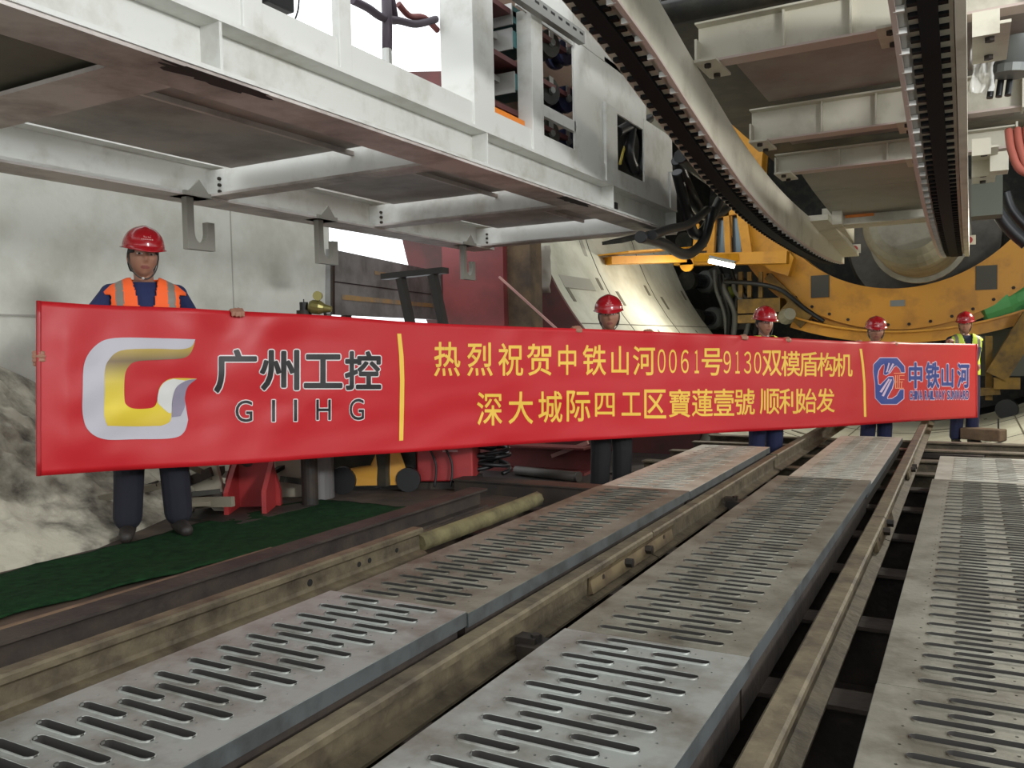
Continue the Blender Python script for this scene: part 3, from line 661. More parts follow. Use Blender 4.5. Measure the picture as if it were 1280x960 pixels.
for k in range(26):
    a = PI*1.05 + PI*.9*k/25; m = MB(); bolt(m, (ec[0]+2.80*math.cos(a), 15.3, ec[2]+2.80*math.sin(a)), (0, -1, 0), .028, .02); m.build('bolt', RUSTD, er)
q = onY(1122, 379, 15.29); m = MB(); m.box((q.x-.11, 15.28, q.z-.05), (q.x+.11, 15.295, q.z+.05)); m.build('sign_plate', GREYM, er)
# lower curved beam
m = MB(); annulus(m, (-.96, 0, 6.28), 5.14, 5.32, 15.0, 15.25, PI*1.5-.34, PI*1.5+.38, 40); annulus(m, (-.96, 0, 6.28), 5.12, 5.15, 14.85, 15.3, PI*1.5-.34, PI*1.5+.38, 40)
tag(m.build('curved_beam', YEL), 'thin yellow curved beam running below the big erector ring', 'beam')
# left yellow gusset and frame tower
q0 = [(928, 258), (948, 264), (972, 296), (992, 322), (985, 345), (962, 338), (936, 312)]
m = MB(); m.prism([onY(x, y, 14.9) for x, y in q0], (0, .25, 0))
tag(m.build('gusset_plate', YEL), 'big yellow slanted plate left of the erector ring under the curved crane beam', 'plate')
fr = thing('ladder_frame', onY(915, 320, 14.6), 'yellow upright frame with windows left of the yellow ring, behind black hoses', 'frame')
for a, b, wd in (((888, 330), (892, 262), .12), ((911, 325), (908, 258), .1), ((936, 322), (926, 255), .16), ((868, 318), (872, 280), .07)):
    m = MB(); m.bar(onY(*a, 14.6), onY(*b, 14.6), wd, wd); m.build('upright', YEL, fr)
for a, b, wd in (((880, 272), (935, 262), .1), ((876, 296), (892, 294), .06), ((876, 312), (892, 310), .06)):
    m = MB(); m.bar(onY(*a, 14.6), onY(*b, 14.6), wd, wd); m.build('crossbar', YEL, fr)
for x0 in (897, 916):
    m = MB(); a, b = onY(x0, 322, 14.75), onY(x0+10, 268, 14.75); m.box((a.x, 14.75, a.z), (b.x, 14.8, b.z)); m.build('window_pane', mat('dark_pane', (92, 104, 108), .15, .6), fr)
m = MB(); m.bar(onY(845, 325, 14.5), onY(985, 322, 14.5), .25, .2); m.build('sill_beam', YEL, fr)
pb = thing('platform_beam', onY(800, 328, 13.2), 'long yellow platform beam lit by the tube lamp, left of the erector ring', 'beam')
m = MB(); m.bar(onY(760, 326, 12.2), onY(918, 322, 14.4), .2, .12); m.build('beam', YEL, pb)
m = MB(); m.bar(onY(757, 318, 12.0), onY(842, 312, 13.6), .9, .02); m.build('platform_plate', YEL, pb)
q = onY(858, 331, 13.4); m = MB(); m.lathe((q.x, 13.4, q.z), (0, 1, 0), [(0, .11), (.05, .11)], 14); m.box((q.x-.11, 13.4, q.z), (q.x+.11, 13.45, q.z+.15)); m.build('lug', YEL, pb)
# tube lamp
lp = thing('tube_lamp', onY(903, 330, 13.0), 'bright tube lamp under the yellow platform beam', 'lamp')
la, lb = onY(886, 326, 13.0), onY(918, 333, 13.05)
m = MB(); m.tube([la, lb], .035, 10); m.build('tube', mat('lamp_glow', (255, 250, 235), .4, emis=14), lp)
m = MB(); m.bar(la + Vector((0, .04, .06)), lb + Vector((0, .04, .06)), .1, .05); m.build('housing', GREYM, lp)
L = area('lamp_light', (la + lb)/2 + Vector((-.1, -.1, -.08)), (-4.4, 12.6, .9), .5, .3, 40, (1, .95, .82)); attach(L, lp)
# floodlight added outside the frame to brighten the gantry and banner
fl = thing('added_floodlight', (4.6, .8, -.32), 'added floodlight on a tall mast, unseen at the right, brightening gantry and banner', 'floodlight')
m = MB(); m.lathe((4.6, .8, -.32), (0, 0, 1), [(0, .2), (.03, .2), (.031, .04), (3.2, .04)], 12); m.build('mast', DARK, fl)
m = MB(); m.bar((4.62, .75, 3.0), (4.70, .68, 3.0), 1.1, .7); m.build('lamp_head', GREYM, fl)
L = area('added_flood', (4.5, .86, 3.0), (-2.6, 4.8, 2.3), 1.0, .6, 330, (.97, .99, 1)); attach(L, fl)
# work lamp added outside the frame to light the far planks and lining
wl = thing('added_work_lamp', (1.45, 12.9, 2.5), 'added work floodlight, unseen on the right side of the tunnel, brightening the far planks', 'lamp')
m = MB(); m.box((1.35, 12.85, 2.45), (1.6, 12.95, 2.65)); m.build('housing', GREYM, wl)
m = MB(); m.bar((1.6, 12.9, 2.55), (2.9, 12.9, 2.55), .05, .05); m.build('bracket', DARK, wl)
L = area('added_work_light', (1.45, 12.75, 2.45), (-.2, 8.0, -.2), .3, .25, 120, (1, .93, .78)); attach(L, wl)
# jacks (grey cylinders) beside the lining edge
def jack(px, py, Y, lab, L=.8, R=.2):
    p = onY(px, py, Y); t = thing('thrust_jack', p, lab, 'jack')
    ax = Vector((.30, 1, .0)).normalized()
    m = MB(); m.lathe(p, ax, [(0, R), (.05, R*1.15), (.18, R*1.15), (.2, R), (L, R)], 24); m.build('barrel', GREYM, t)
    m = MB(); m.lathe(p - ax*.5, ax, [(0, R*.72), (.5, R*.72)], 20); m.build('rod', mat('jack_rod', (110, 112, 116), .2, .9), t)
    m = MB(); m.lathe(p - ax*.62, ax, [(0, R*.95), (.12, R*.95)], 20); m.build('shoe', SOOT, t)
jack(880, 352, 16.6, 'upper grey thrust jack beside the edge of the pale lining, left of the yellow frame')
jack(888, 398, 16.6, 'lower grey thrust jack beside the edge of the pale lining, above the red banner')
jack(876, 305, 16.8, 'topmost grey thrust jack half hidden behind the yellow platform beam')
m = MB(); m.bar(onY(893, 335, 16.2), onY(925, 405, 16.2), .22, .2); tag(m.build('slanted_strut', SOOT), 'dark slanted strut between the thrust jacks and the machinery by the second worker', 'strut')
mc = thing('pump_unit', onY(930, 370, 15.9), 'cluttered grey pump unit with pipes between the jacks and the yellow ring', 'machine')
random.seed(3)
for k in range(7):
    a = onY(902 + 6*k, 340 + random.uniform(0, 12), 16.0 + .05*k); b = a + Vector((random.uniform(-.2, .3), .1, -random.uniform(.4, .9)))
    m = MB(); m.tube(bez([a, (a+b)/2 + Vector((random.uniform(-.15, .15), -.1, 0)), b], 5), .035, 8); m.build('pipe', [ALU, GREYM, HOSE][k % 3], mc)
m = MB(); a, b = onY(912, 412, 15.9), onY(958, 372, 15.9); m.box((a.x, 15.9, a.z), (b.x, 16.4, b.z)); m.build('housing', SOOT, mc)
q = onY(912, 366, 15.8); m = MB(); m.sphere(q, .1, .1, .12); m.build('yellow_cap', mat('lime_plastic', (150, 160, 60), .5), mc)
random.seed(11)
for k in range(6):
    x0 = 893 + 7*k; hose([onY(x0, 338 + 6*(k % 3), 15.75), onY(x0 + random.uniform(-4, 10), 362, 15.6), onY(x0 + random.uniform(4, 18), 390, 15.65), onY(x0 + random.uniform(0, 16), 418, 15.8)], .035 + .01*(k % 3), HOSE if k % 2 else GREYM,
         ('first', 'second', 'third', 'fourth', 'fifth', 'sixth')[k] + ' from the left of the drooping hoses between thrust jacks and yellow platform', 'hose', 'hoses by the thrust jacks')
hose([onY(905, 352, 14.85), onY(940, 354, 14.8), onY(975, 362, 14.82), onY(1005, 385, 14.9), onY(1030, 402, 14.95)], .04, HOSE, 'black hose running along the left underside of the yellow erector ring', 'hose')
st = thing('side_platform', onY(950, 385, 14.9), 'dirty yellow side platform with posts behind the second worker\'s red helmet', 'platform')
for (x0, y0, x1, y1) in ((922, 392, 975, 372), (922, 404, 978, 392)):
    m = MB(); a, b = onY(x0, y0, 14.9), onY(x1, y1, 14.9); m.box((a.x, 14.9, a.z), (b.x, 15.5, b.z)); m.build('deck', mat('dirty_yellow', (138, 106, 40), .7, 0, (84, 66, 36), 4, .4, .7), st)
for x in (926, 937, 951):
    m = MB(); m.bar(onY(x, 372, 14.95), onY(x, 340, 14.95), .07, .07); m.build('post', [MATS['dirty_yellow'], ALU, GREYM][(x // 4) % 3], st)
m = MB(); m.bar(onY(985, 380, 15.05), onY(1010, 402, 15.05), .3, .3); m.bar(onY(960, 345, 15.1), onY(1008, 392, 15.1), .14, .14); m.build('slanted_rail', MATS['dirty_yellow'], st)
m = MB(); q = onY(981, 397, 14.8); m.lathe(q, (.5, -1, .2), [(0, .12), (.1, .14), (.3, .1)], 12); tag(m.build('spot_lamp', mat('dusty_plastic', (140, 136, 118), .5)), 'dusty round work light under the yellow ring, right of the second worker', 'lamp')
# screw conveyor tail and lower drum
m = MB(); m.lathe((-.74, 12.7, 2.66), (0, 1, 0), [(0, .42), (.05, .52), (.2, .6), (.45, .64), (2.4, .66), (2.41, .74), (2.6, .74), (2.61, .66), (3.6, .66)], 40)
tag(m.build('screw_conveyor', mat('conveyor_grey', (150, 146, 130), .5, .1, (112, 106, 92), 2, .4, .7)), 'large grey rounded screw conveyor tail between the crane beam ends', 'conveyor')
m = MB(); m.lathe((-.75, 16.4, 2.75), (0, 1, 0), [(0, 1.2), (.1, 1.25), (3.0, 1.25)], 40)
tag(m.build('lower_drum', mat('drum_grey', (96, 92, 82), .6, .1, (70, 66, 58), 3, .4, .7)), 'dark grey drum inside the yellow ring below the screw conveyor', 'drum')
for px, py, lab in ((1068, 311, 'small red square sign at the left crane beam\'s end'), (1211, 300, 'small red square sign right of the right toothed beam')):
    q = onY(px, py, 12.5); m = MB(); m.box((q.x-.09, 12.5, q.z-.06), (q.x+.08, 12.52, q.z+.06), 1); m.lathe((q.x, 12.495, q.z), (0, 1, 0), [(0, .045), (.01, .045)], 16, 0)
    tag(m.build('sign', [mat('sign_red', (170, 50, 48), .5), WHITE_W]), lab, 'sign')
# right side machinery
mt = mat('pump_green', (96, 176, 106), .35)
for px, py, R, lab in ((1252, 388, .28, 'large green motor above the yellow curved beam at the right edge'), (1272, 380, .18, 'small green motor beside the large green one at the right edge')):
    q = onY(px, py, 15.6); m = MB(); m.lathe(q - Vector((.3, 0, 0)), (1, -.1, .35), [(0, R*.5), (.08, R), (.45, R), (.55, R*.7), (.7, R*.7)], 18)
    tag(m.build('green_motor', mt), lab, 'motor')
m = MB(); m.bar(onY(1245, 470, 14.6), onY(1292, 395, 14.6), .35, .3); m.box((onY(1242, 482, 14.6).x, 14.5, onY(1242, 486, 14.6).z), (onY(1275, 482, 14.6).x, 14.8, onY(1242, 472, 14.6).z))
tag(m.build('yellow_strut', MATS['dirty_yellow']), 'slanted dirty yellow strut at the right edge beyond the banner', 'strut')
m = MB(); m.bar(onY(1236, 420, 14.9), onY(1236, 500, 14.9), .1, .1); tag(m.build('support_post', MATS['dirty_yellow']), 'slim yellow post just right of the banner\'s right end', 'post')
m = MB(); m.bar(onY(1222, 490, 14.7), onY(1250, 488, 14.7), .12, .12); tag(m.build('short_bar', MATS['dirty_yellow']), 'short yellow bar low beside the banner\'s right end', 'bar')
q = onY(1258, 512, 14.4); wh = thing('wheel', q, 'dark wheel on the lining beyond the right end of the banner', 'wheel')
m = MB(); m.lathe(q, (.15, 1, 0), [(0, .1), (.0, .15), (.12, .15), (.12, .1)], 24); m.build('tyre', BLACK, wh)
m = MB(); m.lathe(q + Vector((0, .01, 0)), (.15, 1, 0), [(0, .05), (.0, .1), (.06, .1)], 20); m.build('wheel_hub', GREYM, wh)
m = MB(); a, b = onY(1225, 470, 15.6), onY(1300, 410, 15.6); m.box((a.x, 15.6, a.z), (b.x, 16.2, b.z)); tag(m.build('control_cabinet', mat('cabinet_grey', (92, 92, 80), .6)), 'grey-green cabinet in shade behind the right end of the banner', 'cabinet')
# loops of black hose hanging from the gantry end
for k, (pts, r, lab) in enumerate((
    (((846, 200), (862, 240), (880, 268), (905, 262), (925, 238)), .09, 'uppermost thick black hose sagging from the gantry end'),
    (((846, 215), (858, 262), (868, 292), (882, 285), (900, 250)), .08, 'black hose loop hanging second at the gantry end'),
    (((800, 296), (830, 305), (858, 318), (880, 300), (890, 262)), .075, 'lowest black hose loop swinging below the gantry end'),
    (((815, 294), (838, 286), (862, 280), (884, 262)), .06, 'straighter black hose between the gantry end and the hose loops'),
    (((850, 195), (875, 215), (900, 232), (920, 240)), .09, 'thick black hose right beneath the toothed crane beam'))):
    hose([onX(x, y, -2.35 + .07*k) for x, y in pts], r*.62, HOSE, lab)
m = MB(); m.bar(onX(765, 303, -2.75), onX(850, 283, -2.55), .2, .03); tag(m.build('hose_tray', SOOT), 'black flat hose tray sticking out under the gantry end', 'tray')

# ================================================================== BACKGROUND AT THE LEFT, BEHIND THE BANNER
# dark steel plate leaning beyond the wall
a0 = onX(413, 311, -5.75); dirv = Vector((-.235, .972, 0))
def along(px, py, base, dv):
    d = ray(px, py); # intersect with the vertical plane through base along dv
    nrm = Vector((dv.y, -dv.x, 0)); t = (base - CAM).dot(nrm) / d.dot(nrm); return CAM + d*t
P1_, P2_, P3_, P4_ = along(413, 311, a0, dirv), along(580, 346, a0, dirv), along(577, 401, a0, dirv), along(413, 393, a0, dirv)
sp = thing('steel_plate', (P4_ + P3_)/2, 'dark weathered steel plate with faded orange stripes beside the concrete wall', 'steel plate')
nv = Vector((-.972, -.235, 0))*.06
m = MB(); m.prism([P1_, P2_, P3_, P4_], nv); m.build('plate', mat('weathered_plate', (136, 135, 132), .6, .1, (92, 90, 86), 2.5, .4, .7, .1, 20), sp)
sm = mat('faded_orange', (166, 134, 86), .7, 0, (130, 122, 108), 6, .42, .62)
A = lambda u, v: P4_.lerp(P3_, u).lerp(P1_.lerp(P2_, u), v) - nv*.02
for (u0, u1, v0, v1) in ((.06, .98, .24, .32), (.82, .98, .68, .78), (.25, .45, .72, .78)):
    m = MB(); m.prism([A(u0, v0), A(u1, v0), A(u1, v1), A(u0, v1)], -nv*.05); m.build('stripe', sm, sp)
m = MB(); m.prism([A(0, .5), A(1, .5), A(1, .515), A(0, .515)], -nv*.05); m.build('seam', BLACK, sp)
m = MB(); m.prism([A(.985, 0), A(1, 0), A(1, 1), A(.985, 1)], -nv*.4); m.prism([A(0, 0), A(.012, 0), A(.012, 1), A(0, 1)], -nv*.4); m.build('edge_strip', DARK, sp)
for u in (.1, .9):
    m = MB(); b = P4_.lerp(P3_, u); m.bar(b + nv*.5, Vector((b.x, b.y, -.32)) + nv*.5, .08, .08); m.build('support_leg', DARK, sp)
# black trestle
tr = thing('trestle', (-4.3, 6, 0), 'black steel trestle standing between the banner and the dark steel plate', 'trestle')
TR = mat('black_steel', (58, 56, 54), .5, .3)
m = MB(); m.bar(onY(480, 346, 6), onY(557, 338, 6), .1, .05); m.build('top_bar', TR, tr)
for a, b in (((501, 348), (512, 400)), ((541, 344), (553, 400))):
    p, q = onY(*a, 6), onY(*b, 6); e = p + (q - p)*((p.z + .32)/(p.z - q.z)); m = MB(); m.bar(p, e, .075, .06); m.build('leg', TR, tr)
p = onY(512, 470, 6); m = MB(); m.bar(onY(520, 470, 6), onY(572, 470, 6), .05, .05); m.build('tie_bar', TR, tr)
# brass valve on a black stand behind the banner
q = onD(395, 378, 5.6); vv = thing('gas_regulator', q, 'brass gas regulator with round gauge peeking over the banner\'s top edge', 'regulator')
BR = mat('brass', (138, 130, 78), .4, .6)
m = MB(); m.lathe(onD(387, 383, 5.6), (.9, .4, -.15), [(0, .035), (.02, .048), (.07, .048), (.10, .03), (.15, .02)], 14); m.build('body', BR, vv)
m = MB(); m.lathe(onD(398, 370, 5.58), (.45, -.85, 0), [(0, .03), (.03, .031)], 18); m.build('gauge', BR, vv)
m = MB(); m.tube([onD(398, 372, 5.58), onD(397, 382, 5.6)], .012, 8); m.build('stem', BR, vv)
m = MB(); m.lathe(onD(409, 385, 5.6), (.4, -.8, 0), [(0, .012), (.02, .013)], 10); m.tube([onD(404, 382, 5.6), onD(407, 395, 5.6)], .01, 8); m.build('outlet', DARK, vv)
b = onD(380, 388, 5.62); gc = thing('gas_cylinder', Vector((b.x, b.y, -.0)), 'dark gas cylinder with a capped neck just above the banner edge', 'gas cylinder')
m = MB(); m.lathe((b.x, b.y, 0), (0, 0, 1), [(0, .055), (1.05, .055), (b.z, .05)], 18); m.build('bottle', DARK, gc)
m = MB(); m.lathe((b.x, b.y, b.z), (0, 0, 1), [(0, .028), (.055, .028)], 14); m.lathe((b.x, b.y, b.z+.055), (0, 0, 1), [(0, .004), (.02, .004)], 8); m.build('cap', BLACK, gc)
# red portal frame: column, rust post, diagonal, sill
Y0 = 8.7
pf = thing('reaction_frame', onY(590, 580, Y0), 'dull red steel portal frame column behind the middle of the banner', 'steel frame')
a, b = onY(552, 300, Y0), onY(628, 300, Y0)
m = MB(); m.box((a.x, Y0, -.32), (b.x, Y0+.5, 3.0)); m.build('column', REDD, pf)
a, b = onY(628, 300, Y0+.1), onY(662, 300, Y0+.1)
m = MB(); m.box((a.x, Y0+.1, -.32), (b.x, Y0+.4, 3.0)); m.build('rust_post', mat('ochre_rust', (112, 92, 68), .8, 0, (70, 58, 48), 3, .4, .65), pf)
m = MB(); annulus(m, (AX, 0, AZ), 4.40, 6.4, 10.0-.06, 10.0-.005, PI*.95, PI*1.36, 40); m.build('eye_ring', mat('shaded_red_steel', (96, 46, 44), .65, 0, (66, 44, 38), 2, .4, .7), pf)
m = MB(); m.bar(onY(624, 346, Y0-.1), onY(700, 415, Y0-.1), .024, .024); m.build('diagonal_stay', mat('pink_steel', (196, 150, 142), .5), pf)
a, b = onY(590, 590, Y0-.6), onY(735, 590, Y0-.6)
m = MB(); m.box((a.x, Y0-.7, -.32), (b.x, Y0-.45, -.29)); m.box((a.x, Y0-.7, -.05), (b.x, Y0-.45, -.03)); m.box((a.x, Y0-.47, -.3), (b.x, Y0-.45, -.04)); m.build('sill_channel', REDD, pf)
m = MB(); m.bar(onY(690, 570, Y0-.5), onY(735, 553, Y0-.5), .04, .04); m.build('sill_stay', MATS['pink_steel'], pf)
# white sheet hanging at the lining's edge
q = onY(678, 335, 9.7); m = MB(); vs = []
for j in range(9):
    for i in range(5): vs.append((q.x - .12 + .06*i + .03*noise.noise((i, j*.6, 1)), 9.7 + .06*noise.noise((i*.8, j*.5, 4)), q.z + .28 - .075*j + .0*i))
m.add(vs, [(j*5+i, j*5+i+1, (j+1)*5+i+1, (j+1)*5+i) for j in range(8) for i in range(4)], 0, True)
o = m.build('hanging_sheet', mat('dirty_white_sheet', (176, 170, 156), .8)); sd = o.modifiers.new('thick', 'SOLIDIFY'); sd.thickness = .012
tag(o, 'dirty white sheet hanging at the left edge of the pale lining', 'sheet')
# red lug bracket, white plates, pipe, welding gear below the banner
lug = thing('lug_bracket', onZ(305, 640, 0), 'red steel lug bracket with a round eye below the banner near the first man', 'bracket')
p0 = onZ(283, 638, 0); u = Vector((.85, .52, 0)); n_ = Vector((-.52, .85, 0))
def pl(w0, h0): return p0 + u*w0 + Vector((0, 0, h0))
cu_pts = [(0, 0), (.36, 0), (.36, .12), (.30, .34), (.2, .46), (.08, .44), (0, .2)]
m = MB(); m.prism([pl(*c) for c in cu_pts], n_*.05); m.build('eye_plate', REDP, lug)
m = MB(); c = pl(.15, .33) - n_*.002; m.lathe(c, -n_, [(0, .042), (.006, .042)], 18); m.build('eye', mat('eye_dark', (60, 34, 30), .7), lug)
for w0 in (.06, .30):
    m = MB(); b = p0 + u*w0; m.prism([b, b - n_*.26, b - n_*.26 + Vector((0, 0, .16)), b - n_*.12 + Vector((0, 0, .26)), b + Vector((0, 0, .34))], u*.03); m.build('rib', REDP, lug)
m = MB(); m.box(p0 + Vector((-.1, -.35, 0)), p0 + Vector((.5, .35, .02))); m.build('base_plate', DARK, lug)
wp = onZ(345, 622, 0); m = MB()
m.prism([wp, wp + u*.34, wp + u*.34 + Vector((0, 0, .40)), wp + u*.22 + Vector((0, 0, .5)), wp + Vector((0, 0, .46))], n_*.04); m.prism([wp + u*.3 - n_*.1, wp + u*.36 - n_*.1, wp + u*.36 + n_*.02 + Vector((0, 0, .25)), wp + u*.3 + n_*.02 + Vector((0, 0, .4))], n_*.03)
tag(m.build('white_bracket', mat('cream_steel', (172, 164, 146), .6), None, .004), 'cream white steel bracket plate right behind the red lug bracket', 'bracket')
q = onZ(195, 655, 0); m = MB()
q = Vector((-4.55, 3.75, 0)); m.prism([q + Vector((-.1, 0, .62)), q + Vector((.16, .08, .62)), q + Vector((.3, .12, .02)), q + Vector((.22, .1, .0)), q + Vector((-.1, 0, .35))], (-.02, .04, 0))
tag(m.build('white_plate', MATS['cream_steel']), 'cream pointed steel plate seen between the first man\'s legs', 'plate')
q = onZ(398, 622, 0); m = MB(); m.lathe((q.x, q.y, 0), (0, 0, 1), [(0, .115), (.72, .115), (.72, .125), (.76, .125)], 22)
tag(m.build('upright_pipe', mat('grey_pipe', (116, 114, 112), .5, .3)), 'stout grey upright pipe below the banner, right of the cream bracket', 'pipe')
q = onZ(450, 616, 0); yc = thing('cart', q, 'yellow tool cart with curved side arm below the banner\'s yellow divider', 'cart')
YC = mat('cart_yellow', (196, 142, 44), .5)
m = MB(); m.prism([q + Vector((-.2, -.1, .06)), q + Vector((.28, .22, .05)), q + Vector((.18, .16, .42)), q + Vector((.1, .12, .46)), q + Vector((.05, .06, .2)), q + Vector((-.2, -.1, .16))], (.05, -.03, 0)); m.build('side_arm', YC, yc)
m = MB(); m.box(q + Vector((-.3, .05, .05)), q + Vector((.2, .4, .3))); m.build('body', SOOT, yc)
m = MB(); m.lathe(q + Vector((-.1, -.06, .1)), (.4, -.8, 0), [(0, .1), (.05, .1)], 18); m.build('cart_wheel', BLACK, yc)
m = MB(); m.lathe(q + Vector((.3, .2, .09)), (.4, -.8, 0), [(0, .09), (.05, .09)], 18); m.build('cart_wheel', BLACK, yc)
wq = onZ(545, 612, 0); wm = thing('welding_machine', wq, 'red box-shaped welding machine on dark skids below the banner', 'welding machine')
M_ = Matrix.Rotation(.42, 3, 'Z')
def wb(m, a, b, mi=0): m.box(wq + Vector(a), wq + Vector(b), mi, M_, wq)
m = MB(); wb(m, (-.14, .0, .06), (.28, .5, .62)); m.build('case', REDP, wm, .012)
m = MB(); wb(m, (-.42, .05, .04), (-.15, .45, .6)); m.build('side_unit', SOOT, wm, .01)
m = MB(); wb(m, (-.42, .02, .0), (.3, .08, .05)); wb(m, (-.42, .4, .0), (.3, .46, .05)); m.build('skid', DARK, wm)
m = MB()
for k in range(4): wb(m, (.02 + .012*k, -.004, .40 - .04*k), (.14 + .01*k, -.001, .415 - .04*k))
m.build('printed_label', mat('label_white', (190, 150, 150), .6), wm)
for k, (xx) in enumerate((-.02, .1)):
    hose([wq + M_ @ Vector((xx, -.02, .6)), wq + M_ @ Vector((xx - .04, -.04, .4)), wq + M_ @ Vector((xx + .03, -.04, .2)), wq + M_ @ Vector((xx + .02, -.06, .03))], .009, BLACK, ('left', 'right')[k] + ' black cable hanging down the front of the red welding machine', 'cable', None, 'cable')
cq = onZ(598, 598, 0); m = MB(); random.seed(5); pts = []
for k in range(90):
    a = k*.42; R = .17 + .05*math.sin(k*.7) ; pts.append(cq + Vector((R*1.3*math.cos(a), R*math.sin(a), .05 + .05*abs(math.sin(k*.31)) + .002*k)))
pts += [cq + Vector((.1, .05, .3)), cq + Vector((-.05, .0, .42)), cq + Vector((-.2, .05, .3)), cq + Vector((-.28, .05, .02))]
m.tube(bez(pts, 2), .017, 7); tag(m.build('cable_coil', BLACK), 'tangled coil of black welding cable on the ground right of the red machine', 'cable')
a, b = onZ(645, 588, -.27), onZ(722, 596, -.27); m = MB(); m.tube([a, b], .05, 12); m.tube([b, b + (b-a).normalized()*.02], .055, 12)
tag(m.build('ground_pipe', mat('dull_pipe', (74, 68, 62), .6, .2)), 'dull steel pipe lying on the ground in front of the red sill channel', 'pipe')
m = MB(); random.seed(9)
for k in range(26):
    c = Vector((random.uniform(-5.0, -4.1), random.uniform(3.5, 5.0), random.uniform(0.02, .3))); m.bar(c, c + Vector((random.uniform(-.4, .4), random.uniform(-.4, .4), random.uniform(-.1, .15))), random.uniform(.02, .06), random.uniform(.02, .06), k % 3)
o = m.build('debris', [SOOT, mat('pale_debris', (130, 122, 104), .8), RUSTD]); tag(o, 'heap of dark scrap and boards behind the first man\'s legs', 'debris'); o['kind'] = 'stuff'
m = MB(); a, b = onZ(250, 630, .12), onZ(282, 612, .12); m.bar(a, b, .12, .03); tag(m.build('pale_board', MATS['pale_debris']), 'pale board lying left of the red lug bracket', 'board')
# ================================================================== BANNER
TOP = [(47,376),(120,381),(230,385),(297,389),(400,394),(520,403),(640,408),(760,412),(850,416),(940,420),(1010,424),(1070,427),(1090,426.5),(1140,428.5),(1222,430)]
BOT = [(47,595),(150,588),(300,580),(420,571),(500,566),(640,556),(760,549),(880,542),(1000,536),(1080,531),(1150,526),(1222,522)]
def bdepth(x): return 1/(.2370 - .0001160*(x - 47)) + .22*math.sin(PI*max(0, min(1, (x - 47)/1175)))
def bfold(x, v):
    """creases of the cloth, metres along the line of sight"""
    f = .020*noise.noise((x*.010, v*2.2 + x*.004, 3)) + .030*noise.noise((x*.004, v*3.2 - x*.003, 8)) + .008*noise.noise((x*.02, v*7 + x*.006, 5))
    for gx, w_, s_ in ((297, 120, 1), (845, 60, 1), (1074, 40, 1), (1120, 40, -1), (690, 90, 1), (930, 60, 1)):  # gathers under the hands
        d = (x - gx)/w_; f += .022*s_*math.exp(-d*d*2)*math.cos(7*d + 5*v)*math.exp(-v*2.2)
    f += .01*math.sin(x*.017 + v*5)*v*(1 - v)
    return f*min(1, (x - 47)/40 + .1)*min(1, (1222 - x)/25 + .1)
def bpt(x, y, lift=0):
    t, b = smt(TOP, x), smt(BOT, x); v = (y - t)/(b - t)
    return onD(x, y, bdepth(x) + bfold(x, max(0, min(1, v))) - lift)
bn = None
m = MB(); nx, ny = 300, 30; vs = []
for i in range(nx + 1):
    x = 47 + 1175*i/nx
    for j in range(ny + 1): t, b = smt(TOP, x), smt(BOT, x); vs.append(bpt(x, t + (b-t)*j/ny))
m.add(vs, [(i*(ny+1)+j, i*(ny+1)+j+1, (i+1)*(ny+1)+j+1, (i+1)*(ny+1)+j) for i in range(nx) for j in range(ny)], 0, True)
bn = m.build('banner', mat('banner_red', (190, 30, 37), .45, 0, spec=.4, bump=.04, bscale=6))
sd = bn.modifiers.new('thick', 'SOLIDIFY'); sd.thickness = .003; sd.offset = -1 if True else 1
tag(bn, 'long red banner with yellow Chinese lettering held up by five workers', 'banner')
def printed(name, polys, mtl, lift=.006, seg=5.0):
    """polys: list of (verts2d, faces) in picture scale, cut fine and laid onto the cloth"""
    m = MB()
    for vs2, fs in polys:
        bm = bmesh.new(); vv = [bm.verts.new((x, y, 0)) for x, y in vs2]
        for f in fs:
            try: bm.faces.new([vv[q] for q in f])
            except ValueError: pass
        for _ in range(8):
            lg = [e for e in bm.edges if e.calc_length() > seg]
            if not lg: break
            bmesh.ops.subdivide_edges(bm, edges=lg, cuts=1); bmesh.ops.triangulate(bm, faces=[f for f in bm.faces if len(f.verts) > 3])
        bm.verts.index_update()
        m.add([bpt(v.co.x, v.co.y, lift) for v in bm.verts], [tuple(v.index for v in f.verts) for f in bm.faces]); bm.free()
    return m.build(name, mtl, bn, fix=False)
def glyph(ch, bold=0):
    cu = bpy.data.curves.new('glyph', 'FONT'); cu.body = ch; cu.offset = bold; cu.resolution_u = 4
    o = bpy.data.objects.new('glyph', cu); COL.objects.link(o); dg = bpy.context.evaluated_depsgraph_get(); e = o.evaluated_get(dg); me = e.to_mesh()
    bm = bmesh.new(); bm.from_mesh(me)
    bmesh.ops.triangulate(bm, faces=bm.faces)
    vs = [(v.co.x, v.co.y) for v in bm.verts]; fs = [tuple(v.index for v in f.verts) for f in bm.faces]; bm.free()
    e.to_mesh_clear(); bpy.data.objects.remove(o); bpy.data.curves.remove(cu); return vs, fs
def line(chars, spec, bold, box=None):
    """chars placed in picture boxes (x0, x1, ytop, ybottom); bold thickens the strokes by overprinting"""
    out = []
    for ch, (x0, x1, y0, y1) in zip(chars, spec):
        vs, fs = glyph(ch, 0)
        ax0, ax1 = min(v[0] for v in vs), max(v[0] for v in vs); ay0, ay1 = min(v[1] for v in vs), max(v[1] for v in vs)
        kx, ky = (x1-x0)/(ax1-ax0), (y1-y0)/(ay1-ay0)
        if ch == 'I': kx = ky; x0 = (x0+x1)/2 - kx*(ax1-ax0)/2
        sh = [(0, 0)] + ([(bold*math.cos(q*PI/6), bold*math.sin(q*PI/6)) for q in range(12)] if bold > 0 and ch not in '０６１９３' else [])
        for dx, dy in sh: out.append(([(x0 + (a-ax0+dx)*kx, y1 - (b-ay0+dy)*ky) for a, b in vs], fs))
    return out
